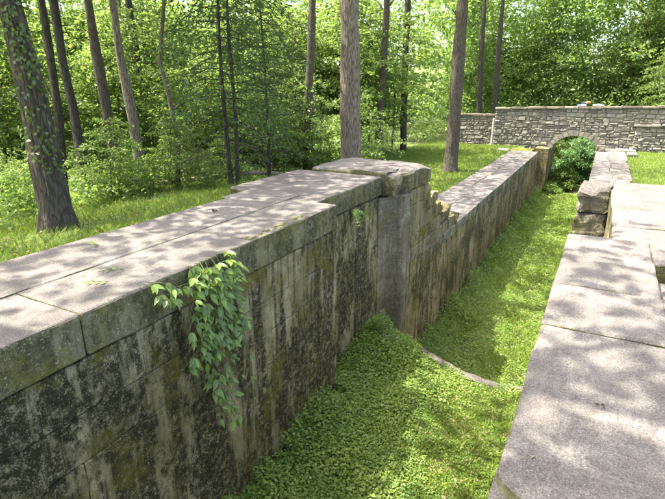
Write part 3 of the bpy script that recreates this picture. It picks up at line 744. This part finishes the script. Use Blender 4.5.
# trees of the same wood beside the camera; their crowns shade the near slabs
for i, (tx, ty, cv, dz_, sc_) in enumerate(((-6.6, .6, 4, -.5, 1.25), (-8.8, -2.4, 2, 0, 1.2), (-5.8, -5.0, 0, 0, 1.2))):
    root = empty('tree', base_pt(tx, ty), ('tree outside the left edge whose crown shades the near slabs', 'tree outside the view farther left behind the near wall', 'tree outside the view behind the camera')[i], 'tree', 'trees in the woods')
    dp = dense_path([(0, 0, -.2, .26), (.05, 0, 1, .2), (0, .1, 5, .16), (.1, 0, 11, .07)]); V, F = tube([q[:3] for q in dp], [q[3] for q in dp], 10, .3, i + 40)
    link('trunk', pmesh('trunk', V, F, M['bark'], True), root)
    for nm, me in zip(('limbs', 'crown'), CROWNS[cv]):
        o = link(nm, me, root); o.location = (2.6, .9, dz_) if i == 0 else (0, 0, dz_); o.rotation_euler.z = i * 2.1; o.scale = (sc_, sc_, 1)
# forked limb of the forked tree, thin curved sapling, cedar
rt = empty('sapling', base_pt(-9.02, 8.78), 'thin curved bare sapling stem left of the dark cedar', 'tree'); bz = rt.location.z
dp = dense_path([(0, 0, -.1, .065), (.1, .05, 1.2, .06), (.0, 0, 2.2, .05), (-.14, -.03, 2.9, .046), (.11, .06, 4.3, .044), (.2, .1, 7.5, .03)], .2)
V, F = tube([q[:3] for q in dp], [q[3] for q in dp], 8, .2, 3); link('trunk', pmesh('trunk', V, F, M['bark_pale'], True), rt)
o = link('crown', SAP[0][1], rt); o.location = (.2, .1, 4.6); o.scale = (1, 1, .8)
rt = empty('cedar_tree', base_pt(-7.53, 9.02), 'dark green drooping cedar with two thin stems behind the left coping', 'tree')
o = link('trunk', CEDAR[0], rt); o = link('crown', CEDAR[1], rt); o.location.z = .9
V, F = tube([(.12, .08, -.1), (.16, .1, 1.5), (.14, .05, 3.2), (.2, 0, 5)], [.05, .042, .035, .015], 7, .2, 5); link('second_stem', pmesh('second_stem', V, F, M['bark_dark'], True), rt)
rt = empty('cedar_tree', base_pt(-8.3, 11.6), 'dark drooping cedar close behind the twin stemmed one', 'tree')
for nm, k in (('trunk', 0), ('crown', 1)):
    o = link(nm, CEDAR[k], rt); o.rotation_euler.z = 2.2; o.location.z = .5 if k else 0

# high canopy out over the lock: trees of the same wood left of and behind the view
rng = np.random.default_rng(4)
# ------------------------------------------------------------------ understory saplings
def nearest(th):
    td = sorted(tree_dirs, key=lambda q: abs(q[0] - th)); return td[0]

placed = []
def understory(theta, r, var, scale, seed, where, grp):
    x, y = -r * math.sin(R(theta)), r * math.cos(R(theta))
    if -5.2 < x < 2 and y < 36: return
    if theta < 24 and y < 36.5 and (r < 30 or x > -9.8): return
    if theta < 36 and r < 17.5: return
    if -7.5 < x < 3 and y < 46.5: return
    root = empty('sapling' if var != 4 else 'shrub', base_pt(x, y), where, 'tree' if var != 4 else 'shrub', grp)
    for nm, k in (('trunk', 0), ('crown', 1)):
        o = link(nm, SAP[var][k], root); o.rotation_euler.z = seed * 1.7
        o.scale = (scale, scale, scale)
random.seed(77)
rows = [(36, 69, 13.6, 2.4, (.4, .62), ('saplings at the edge of the left woods', 'the woodland edge'), (2, 4, 4)), (22, 42, 20.5, 2.6, (.8, 1.15), ('saplings behind the wall pier', 'the woods'), (2, 0, 4, 1)),
        (36, 72, 19, 2.6, (.9, 1.25), ('saplings in the left woods', 'the wood'), (0, 1, 2)), (13, 42, 26.5, 2.8, (1.0, 1.4), ('saplings beyond the lawn tree', 'deeper woods'), (1, 0, 3)),
        (15, 74, 29, 2.2, (1.1, 1.5), ('saplings deep in the woods', 'the deep woods'), (3, 1)), (-9, 14, 43.5, 2.7, (.9, 1.25), ('trees behind the bridge parapet', 'trees past the bridge'), (1, 3, 0)),
        (-9, 15, 51, 2.6, (1.3, 1.7), ('tall trees far behind the bridge', 'tall backdrop'), (3, 1))]
KIND = {0: 'leafy slender sapling', 1: 'tall broad leafy sapling', 2: 'low spreading leafy sapling', 3: 'tall spreading young tree', 4: 'small bushy shrub'}
k = 0
for a0, a1, r0, dth, (s0, s1), where, vs_ in rows:
    th = a0
    while th < a1:
        r = r0 + random.uniform(-2, 2); var = random.choice(vs_)
        tn = nearest(R(th)); rel = 'before' if r < tn[1] - 1 else ('behind' if r > tn[1] + 1 else 'beside')
        understory(th, r, var, random.uniform(s0, s1), k, f"{KIND[var]} in {where[1]} {rel} the {tn[2]}", where[0])
        th += dth * random.uniform(.7, 1.2); k += 1

# ------------------------------------------------------------------ stuff: undergrowth, far woods, grass, ground cover
def clumps(name, centres, radii, lpc, L, flat, mat, seed, upn=.6, asp=.6):
    rng = np.random.default_rng(seed); n = len(centres)
    idx = np.repeat(np.arange(n), lpc); m = len(idx)
    v = unit(rng.normal(0, 1, (m, 3))) * (rng.random((m, 1)) ** .5) * np.array([1, 1, flat])
    P = centres[idx] + v * radii[idx][:, None]; sc = rng.uniform(.6, 1.3, m)
    LL_ = (L[idx] if hasattr(L, '__len__') else L) * sc
    return nmesh(name, leaves(P, v + rng.normal(0, .6, (m, 3)), np.array([0, 0, 1]) + rng.normal(0, upn, (m, 3)), LL_, LL_ * asp), 4, M[mat])
rng = np.random.default_rng(50)
n = 3700; th = R(1) * np.where(rng.random(n) < .4, rng.uniform(-14, 16, n), rng.uniform(-14, 80, n)); r = 36 + 34 * rng.random(n) ** 1.2
x, y = -r * np.sin(th), r * np.cos(th); z = gz(x, y); z = np.where(z < -4, -2, z) + rng.random(n) ** 1.1 * (7 + .17 * r)
keep = ~((x > -10) & (x < 9) & (y < 46)); c_ = np.stack([x, y, z], 1)[keep]; rad = (.8 + rng.random(len(c_)) * 1.3)
o = link('far_woodland', clumps('far_woodland', c_, rad, 78, .33, .5, 'far', 51)); tag(o, 'distant green woodland filling the background', 'woodland', kind='stuff')
n = 1500; th = R(1) * rng.uniform(12, 76, n); r = 9.5 + 24 * rng.random(n); x, y = -r * np.sin(th), r * np.cos(th)
keep = (x < -8.6 - np.clip(y - 8, 0, 20) * .12) & ~((y > 13) & (x > -9.2)); x, y = x[keep], y[keep]
c_ = np.stack([x, y, gz(x, y) + .12 + .35 * rng.random(len(x))], 1); rad = .3 + .4 * rng.random(len(x))
o = link('undergrowth', clumps('undergrowth', c_, rad, 60, .095, .7, 'leaf', 53)); tag(o, 'leafy green undergrowth on the forest floor', 'undergrowth', kind='stuff')

def grass(name, x, y, z, h, seed, w=.006, lean=.5):
    rng = np.random.default_rng(seed); n = len(x); P = np.stack([x, y, z], 1); a = rng.uniform(0, 6.28, n); h = h * rng.uniform(.5, 1.3, n)
    s = np.stack([np.cos(a), np.sin(a), 0 * a], 1) * (w * rng.uniform(.7, 1.5, n))[:, None]; b = rng.uniform(0, 6.28, n); l = rng.uniform(.1, lean * 2, n) * h
    tip = P + np.stack([np.cos(b) * l, np.sin(b) * l, h], 1); mid = P + np.stack([np.cos(b) * l * .35, np.sin(b) * l * .35, h * .6], 1)
    return np.stack([P - s, P + s, mid + s * .7, tip, mid - s * .7], 1).reshape(-1, 3)
rng = np.random.default_rng(60)
n = 60000; x = -4.95 - 7 * rng.random(n) ** 1.2; y = rng.uniform(-.5, 13.5, n); dens = .5 + .5 * np.sin(x * 2.1 + np.sin(y * 1.7)) * np.cos(y * 1.3)
k_ = rng.random(n) < .4 + .6 * dens; x, y = x[k_], y[k_]
A = grass('g', x, y, gz(x, y) - .02, .13, 61, .006)
n = 42000; x = -4.76 - 6 * rng.random(n) ** 1.1; y = rng.uniform(12.5, 34.3, n)
B = grass('g', x, y, gz(x, y) - .02, .11, 62, .012)
tag(link('lawn_grass', nmesh('lawn_grass', np.concatenate([A, B]), 5, M['grass'])), 'short sunlit grass on the bank left of the lock walls', 'grass', kind='stuff')
n = 36000; x = 1.18 + 6 * rng.random(n); y = rng.uniform(13, 34, n)
tag(link('lawn_grass', nmesh('lawn_grass', grass('g', x, y, gz(x, y) - .02, .10, 63, .013), 5, M['grass'])), 'bright yellow green lawn right of the lock by the bridge', 'grass', kind='stuff')
def cover(n, x, y, hmax, L, seed, patch=1.0):
    rng = np.random.default_rng(seed)
    d = .5 + .3 * np.sin(x * 3.1 + 1.3 * np.sin(y * 2.3)) + .3 * np.sin(y * 2.7 + 1.7 * np.sin(x * 2.9 + 1))
    P = np.stack([x, y, bed_z(x, y) + .01 + hmax * (.25 + .75 * np.clip(d, 0, 1)) * rng.random(n) ** .6], 1)
    D = rng.normal(0, 1, (n, 3)) * [1, 1, .35]; N = np.array([0, 0, 1]) + rng.normal(0, .5, (n, 3)); sc = rng.uniform(.4, 1.1, n) + .7 * rng.random(n) ** 5
    return leaves(P, D, N, L * sc, L * .8 * sc), d
rng = np.random.default_rng(70)
n = 150000; x = rng.uniform(-3.6, .2, n); y = rng.uniform(1.8, 8.5, n)
lush = .35 + .65 * (1 - sm(-2.5, -.9, x + .25 * np.sin(y * 2.2))) + .45 * np.sin(x * 4 + y * 3) * np.cos(y * 2.2 - x)
k_ = (rng.random(n) < np.clip(lush, .16, 1)) & (y < sill_y(x) - .02 + .11 * (np.sin(x * 7 + 1) > .1)); x, y = x[k_], y[k_]
lf = 1 - sm(-2.6, -1.2, x + .2 * np.sin(y * 2.5)); A, _ = cover(len(x), x, y, .09 + .2 * lf + .28 * np.exp(-((x + 3.25) / .22) ** 2) * (np.sin(y * 5 + 2 * np.sin(y * 3.1)) > -.2), .03 + .012 * lf, 71)
n = 125000; x = rng.uniform(-3.6, .2, n); y = 8.2 + 25.5 * rng.random(n) ** 1.5; k_ = y > sill_y(x) + .25; x, y = x[k_], y[k_]
lf = np.exp(-((x + 3.3) / .7) ** 2); B, _ = cover(len(x), x, y, .13 + .22 * lf + .25 * np.exp(-((x + 3.2) / .2) ** 2) * (np.sin(y * 3 + 2 * np.sin(y * 1.7)) > .1), .042 + .035 * sm(9, 30, y), 72)
tag(link('ground_cover', nmesh('ground_cover', np.concatenate([A, B]), 4, M['cover'])), 'dense low green plants carpeting the lock floor', 'ground cover', kind='stuff')
n = 46000; x = rng.uniform(-3.1, .1, n); y = rng.uniform(2, 7.9, n); k_ = y < sill_y(x) - .05; x, y = x[k_], y[k_]
x2 = rng.uniform(-3.1, .1, 16000); y2 = 8.6 + 24 * rng.random(16000) ** 1.3; k2 = np.sin(x2 * 3 + 2 * np.sin(y2 * .9)) + np.sin(y2 * 1.3 + x2) > .2; x2, y2 = x2[k2], y2[k2]
CG = np.concatenate([grass('g', x, y, bed_z(x, y) - .01, .10, 73, .0045, .8), grass('g', x2, y2, bed_z(x2, y2) - .01, .24, 74, .007, .7)])
tag(link('chamber_grass', nmesh('chamber_grass', CG, 5, M['grass'])), 'thin grass growing through the plants on the lock floor', 'grass', kind='stuff')

m_ = 90; lx = np.where(rng.random(m_) < .6, rng.uniform(-4.9, -3.4, m_), rng.uniform(-.1, 1.0, m_)); ly = rng.uniform(1, 8, m_); ok = ~((lx > -.3) & (lx < .3) & (ly > 6)) & ~((lx < -3) & (lx > -3.7) & (ly > 6)) & ~((lx > .55) & (ly > 4.4) & (ly < 5.4)); lx, ly = lx[ok], ly[ok]; m_ = len(lx)
CL = leaves(np.stack([lx, ly, np.full(m_, .014)], 1), rng.normal(0, 1, (m_, 3)) * [1, 1, .1], np.array([0, 0, 1]) + rng.normal(0, .25, (m_, 3)), rng.uniform(.012, .035, m_), rng.uniform(.006, .018, m_))
tag(link('leaf_crumbs', nmesh('leaf_crumbs', CL, 4, M['litter'])), 'tiny brown leaf crumbs scattered on the coping slabs', 'leaf litter', kind='stuff')
n = 5200; x = np.where(rng.random(n) < .75, -5.2 - 9 * rng.random(n), rng.uniform(-2.2, -.3, n)); y = np.where(x < -3, rng.uniform(0, 20, n), rng.uniform(2.5, 7.6, n))
P = np.stack([x, y, np.where(x < -3, gz(x, y) + .05, bed_z(x, y) + .05)], 1)
tag(link('leaf_litter', nmesh('leaf_litter', leaves(P, rng.normal(0, 1, (n, 3)) * [1, 1, .3], np.array([0, 0, 1]) + rng.normal(0, .4, (n, 3)), rng.uniform(.03, .075, n), rng.uniform(.02, .04, n)), 4, M['litter'])), 'scattered brown dead leaves on the grass', 'leaf litter', kind='stuff')
# bushes seen through the arch
def bush(name, loc, s, matname, label, seed, n=170):
    root = empty(name, loc, label, 'bush'); rng = np.random.default_rng(seed)
    c_ = unit(rng.normal(0, 1, (n, 3))); c_[:, 2] = np.abs(c_[:, 2]); c_ = c_ * (rng.random((n, 1)) ** .5) * np.array(s)
    link('crown', clumps('crown', c_, .22 + .2 * rng.random(n), 60, .13, .55, matname, seed + 1), root)
    st = [tube([(0, 0, -.1), tuple(v * .5 + np.array([0, 0, .1])), tuple(v)], [.03, .02, .008], 4) for v in c_[:24]]
    link('stems', pmesh('stems', *join(st), M['bark']), root)
bush('bush', (-2.0, 35.6, -4.6), (.8, 1.2, 1.5), 'leaf', 'dark leafy bush in the shade under the arch', 5)
bush('bush', (-1.2, 38.9, -4.6), (1.5, 1.5, 3.1), 'pale', 'pale sunlit bush just beyond the arch opening', 6, 280)
bush('bush', (-1.9, 42.5, -4.6), (2.2, 2.0, 4.4), 'leaf', 'tall green bush filling the channel behind the pale bush', 8, 300)
bush('bush', (-2.4, 33.4, -4.7), (.5, .7, .6), 'leaf', 'small low bush before the arch', 7, 60)

# ------------------------------------------------------------------ climbing plants
def leaf_shape(L, W, seed):
    prof_ = [(0, .0), (.12, .3), (.35, .5), (.6, .42), (.82, .2)]
    V = [(0, 0, 0)]; rnd = random.Random(seed); cur = rnd.uniform(.1, .3)
    for (t_, w_) in prof_[1:]:
        z = -cur * L * t_ * t_
        V += [(-w_ * W, t_ * L, z + .14 * W), (0, t_ * L, z), (w_ * W, t_ * L, z + .14 * W)]
    V.append((0, L, -cur * L)); F = [(0, 2, 1), (0, 3, 2)]
    for i in range(3):
        a = 1 + i * 3; F += [(a, a + 1, a + 4, a + 3), (a + 1, a + 2, a + 5, a + 4)]
    F += [(10, 11, 13), (11, 12, 13)]
    return pmesh('leaf', V, F, M['vine'], True)
LM = [leaf_shape(.105, .042 + .008 * (i % 2), i) for i in range(4)]
from mathutils import Matrix
def put_leaf(parent, p, d, nrm, s):
    d = Vector(d).normalized(); nrm = Vector(nrm); x_ = d.cross(nrm).normalized(); z_ = x_.cross(d)
    o = link('leaf', random.choice(LM), parent)
    m = Matrix((x_, d, z_)).transposed().to_4x4(); m.translation = Vector(p); o.matrix_local = m @ Matrix.Scale(s, 4); return o
def creeper(root, strands, leafstep, s0, s1, rnd):
    for path in strands:
        st = []; stem = link('stem', bpy.data.meshes.new('stem'), root)
        dp = dense_path([(*p, .005) for p in path], .06); st.append(tube([q[:3] for q in dp], [.0055 * (1 - .6 * i / len(dp)) for i in range(len(dp))], 5))
        acc = 0
        for a, b in zip(dp[:-1], dp[1:]):
            acc += (Vector(b[:3]) - Vector(a[:3])).length
            if acc > leafstep:
                acc = 0; t_ = (Vector(b[:3]) - Vector(a[:3])).normalized(); pp = Vector(b[:3]); n_ = rnd.choice((2, 3, 5))
                az = rnd.choice((-1, 1))
                side = Vector((.55, az * rnd.uniform(.3, 1), rnd.uniform(-.7, .2)))
                base = pp + side.normalized() * rnd.uniform(.02, .06)
                st.append(tube([pp, base], [.0025, .002], 3))
                for q in range(n_):
                    d = side.normalized() * .8 + Vector((rnd.uniform(.0, .5), (q - (n_ - 1) / 2) * .6 + rnd.uniform(-.3, .3), -.35 + rnd.uniform(-.3, .2)))
                    put_leaf(stem, base, d, (rnd.uniform(.4, .9), rnd.uniform(-.35, .2), rnd.uniform(.5, 1)), rnd.uniform(s0, s1))
        stem.data = pmesh('stem', *join(st), M['greenstem'])
rnd = random.Random(3)
VN = empty('hanging_vine', (XL + .02, 3.42, 0), 'leafy green vine hanging down the near left lock wall', 'vine')
strands = []
for k in range(13):
    y0 = rnd.uniform(-.35, .35); ln = rnd.choice((.45, .6, .75, .5, .9)); x0 = .03
    p = [(-.015, y0 * .7, .012), (x0 + .02, y0 * .8, .03), (x0 + rnd.uniform(.05, .16), y0, -.1)]
    q = -.1
    while q > -ln:
        q -= .16; p.append((x0 + rnd.uniform(.02, .13), y0 + (q + .1) * rnd.uniform(-.15, .3), q))
    strands.append(p)
for k in range(4):
    y0 = -.1 + k * .1; strands.append([(.03, y0, -.3), (.08, y0 - .03, -.7), (.06, y0 - .08, -1.1), (.08, y0 - .02 - .04 * k, -1.4), (.1, y0 + .03, -1.7 - .06 * k)])
creeper(VN, strands, .07, .55, 1.3, rnd)
run = [[(.0, .1 * k - .1, .01), (.03, .12 * k - .1, -.2), (.015, .16 * k - .05 + .06 * math.sin(k * 3), -.7), (.02, .22 * k - .1, -1.2 - .1 * k), (.04, .25 * k - .05, -1.5 - .12 * k)] for k in range(4)]
creeper(VN, run, .2, .4, .9, rnd)
SPR = empty('vine_sprout', (XL + .02, 2.72, 0), 'small vine sprout poking over the coping edge left of the hanging vine', 'vine')
creeper(SPR, [[(-.03, -.08, .012), (-.0, -.06, .03), (.06, .0, -.02), (.1, .08, -.1), (.08, .2, -.16)], [(-.02, 0, .02), (.06, .08, 0), (.09, .18, -.06), (.08, .3, -.12)], [(.0, .2, -.12), (.08, .36, -.1), (.1, .5, -.12)]], .05, .6, 1.05, rnd)
# fern in the recess
FN = empty('wall_fern', (XREC + .02, 7.35, -.38), 'small green fern growing from the wall face in the gate recess', 'fern')
for k in range(11):
    a = rnd.uniform(-1.2, 1.2); ln = rnd.uniform(.2, .42); P, D, N = [], [], []
    path = [Vector((.02 + .16 * q * ln / .3, math.sin(a) * ln * q, (math.cos(a) * .35 * q - .75 * q * q) * ln)) for q in np.linspace(0, 1, 9)]
    for q in range(1, 9):
        for sg in (-1, 1):
            P.append(path[q]); D.append((path[q] - path[q - 1]).normalized() * .5 + Vector((.3, sg, -.2))); N.append(Vector((.7, 0, .7)))
    lw = np.array([.075 * (1.15 - i / 18) for i in range(8) for _ in (0, 1)])
    me = nmesh('frond', leaves(np.array(P), np.array(D), np.array(N), lw, lw * .4), 4, M['vine']); link('frond', me, FN)
# ivy on the leaning tree
rng = np.random.default_rng(90); n = 760
zz = .35 + 3.3 * rng.random(n) ** .75; a = rng.normal(.2, .75, n) - .6; cx = -7.44 + np.interp(zz, [-.2, .4, 1.43, 2.76, 4], [.02, -.01, -.02, -.12, -.2]); rr = np.interp(zz, [-.2, .4, 1.43, 2.76, 4], [.225, .205, .19, .155, .14]) + .02 + .05 * rng.random(n)
k_ = rng.random(n) < .35 + .65 * (np.sin(zz * 4 + a * 2) > -.1); P = np.stack([cx + rr * np.cos(a), 4.61 + rr * np.sin(a), zz], 1)[k_]; a = a[k_]; m = len(P)
od = np.stack([np.cos(a), np.sin(a), 0 * a], 1)
IV = empty('climbing_ivy', (-7.2, 4.5, .0), 'ivy leaves climbing the thick leaning tree at far left', 'ivy')
o = link('leaves', nmesh('leaves', leaves(P - np.array([-7.2, 4.5, 0]), np.array([0, 0, -1]) + rng.normal(0, .6, (m, 3)) + od * .4, od + rng.normal(0, .35, (m, 3)), rng.uniform(.045, .1, m), rng.uniform(.035, .065, m)), 4, M['vine']), IV)
V, F = tube([(-.02, -.05, 0.05), (-.05, -.06, .9), (-.12, -.04, 1.8), (-.2, -.05, 2.8), (-.26, -.05, 3.6)], [.014, .012, .011, .009, .005], 5); link('stem', pmesh('stem', V, F, M['bark']), IV)

# ------------------------------------------------------------------ small things
def moss_line(name, pts, label):
    bm = bmesh.new(); rnd = random.Random(8)
    for (x, y, z, s) in pts:
        r_ = bmesh.ops.create_icosphere(bm, subdivisions=2, radius=1)
        for v in r_['verts']:
            k_ = 1 + .35 * noise.noise(v.co * 2 + Vector((x * 9, y * 9, 0))); v.co = Vector((v.co.x * s * .6 * k_ + x, v.co.y * s * 1.5 * k_ + y, max(v.co.z, -.5) * s * .38 * k_ + z))
    me = bpy.data.meshes.new(name); bm.to_mesh(me); bm.free(); me.materials.append(M['moss']); tag(link(name, me), label, 'moss', kind='stuff')
rnd = random.Random(12)
moss_line('moss', [(XL - rnd.uniform(0, .04) ** 1, rnd.uniform(4.2, 5.75), -.012 - rnd.uniform(0, .02), rnd.uniform(.012, .042)) for _ in range(120)] + [(XL - rnd.uniform(.02, .12), rnd.uniform(4.2, 5.4), .0, rnd.uniform(.01, .03)) for _ in range(40)], 'yellow green moss cushions along the left coping edge')
def sprig(loc, rot, label, n=6, s=.7, mat=None):
    root = empty('fallen_sprig', loc, label, 'leaf sprig'); root.rotation_euler.z = rot
    V, F = tube([(0, -.06, .008), (0, .05, .016), (.01, .16, .01)], [.003, .0025, .001], 4); link('twig', pmesh('twig', V, F, M['bark']), root)
    for k in range(n):
        put_leaf(root, (0, -.03 + k * .03, .012), (math.copysign(1, (k % 2) - .5), .7, rnd.uniform(0, .35)), (rnd.uniform(-.3, .3), 0, 1), s * rnd.uniform(.6, 1))
sprig((-4.57, 3.21, .008), 1.2, 'fallen green leaf sprig on the left coping, farthest from the edge')
sprig((-3.84, 2.75, .005), -.4, 'fallen green leaf sprig on the left coping, middle one of three')
sprig((-3.62, 2.55, .005), 2.2, 'fallen green leaf sprig on the left coping nearest the vine sprout')
def curl(loc, s, label, cat='dead leaf'):
    P = np.zeros((5, 3)); r_ = np.random.default_rng(int(abs(loc[1]) * 100)); D = r_.normal(0, 1, (5, 3)) * [1, 1, .25]; N = np.array([0, 0, 1]) + r_.normal(0, .5, (5, 3))
    me = nmesh('dead_leaf', leaves(P + [0, 0, .012], D, N, s, s * .6, .25), 4, M['dead']); o = link('dead_leaf', me); o.location = loc; tag(o, label, cat); return o
curl((.19, 2.62, .004), .03, 'small curled brown dead leaf on the near right slab')
curl((-4.5, 5.0, .006), .06, 'brown dead leaf lying on the left coping before the pier')
# tuft in the slot
TF = empty('grass_tuft', (.78, 4.75, -.16), 'bright green grass tuft growing in the slab slot at right edge', 'grass')
rg = np.random.default_rng(5); n = 60
link('blades', nmesh('blades', grass('t', rg.normal(0, .035, n), rg.normal(0, .05, n), np.zeros(n), .15, 6, .005, .5), 5, M['grass']), TF)
# fallen logs in the woods
def log(a, b, r, label):
    a = Vector(a); b = Vector(b); root = empty('fallen_log', a, label, 'log'); d = b - a
    pts = [(d.x * q + .05 * math.sin(q * 7), d.y * q, d.z * q + .03 * math.sin(q * 5)) for q in np.linspace(0, 1, 9)]
    V, F = tube(pts, [r * (1 - .35 * q) for q in np.linspace(0, 1, 9)], 9, .3, 2); link('trunk', pmesh('trunk', V, F, M['deadwood'], True), root)
    V, F = tube([pts[4], (pts[4][0] - .2, pts[4][1] - .25, pts[4][2] + .5)], [r * .4, .012], 6); link('branch_stub', pmesh('branch_stub', V, F, M['deadwood'], True), root)
log((-10.4, 8.9, -.86), (-9.3, 10.6, -.72), .09, 'pale fallen log on the forest floor left of the cedar')
log((-8.6, 10.6, -.6), (-8.0, 12.8, -.9), .06, 'thin dark fallen branch on the ground right of the cedar stems')

# ------------------------------------------------------------------ look-alike saplings are told apart by their order from left to right
same = {}
for o in scene.objects:
    if o.parent is None and o.name.split('.')[0] in ('sapling', 'shrub') and 'label' in o: same.setdefault(o['label'], []).append(o)
for lab, obs in same.items():
    if len(obs) > 1:
        obs.sort(key=lambda o: -math.atan2(-o.location.x, o.location.y))
        for k, o in enumerate(obs):
            o['label'] = lab + (', left one' if k == 0 else ', right one' if k == len(obs) - 1 else ', middle one' if len(obs) == 3 else ', second one' if k == 1 else ', third one')
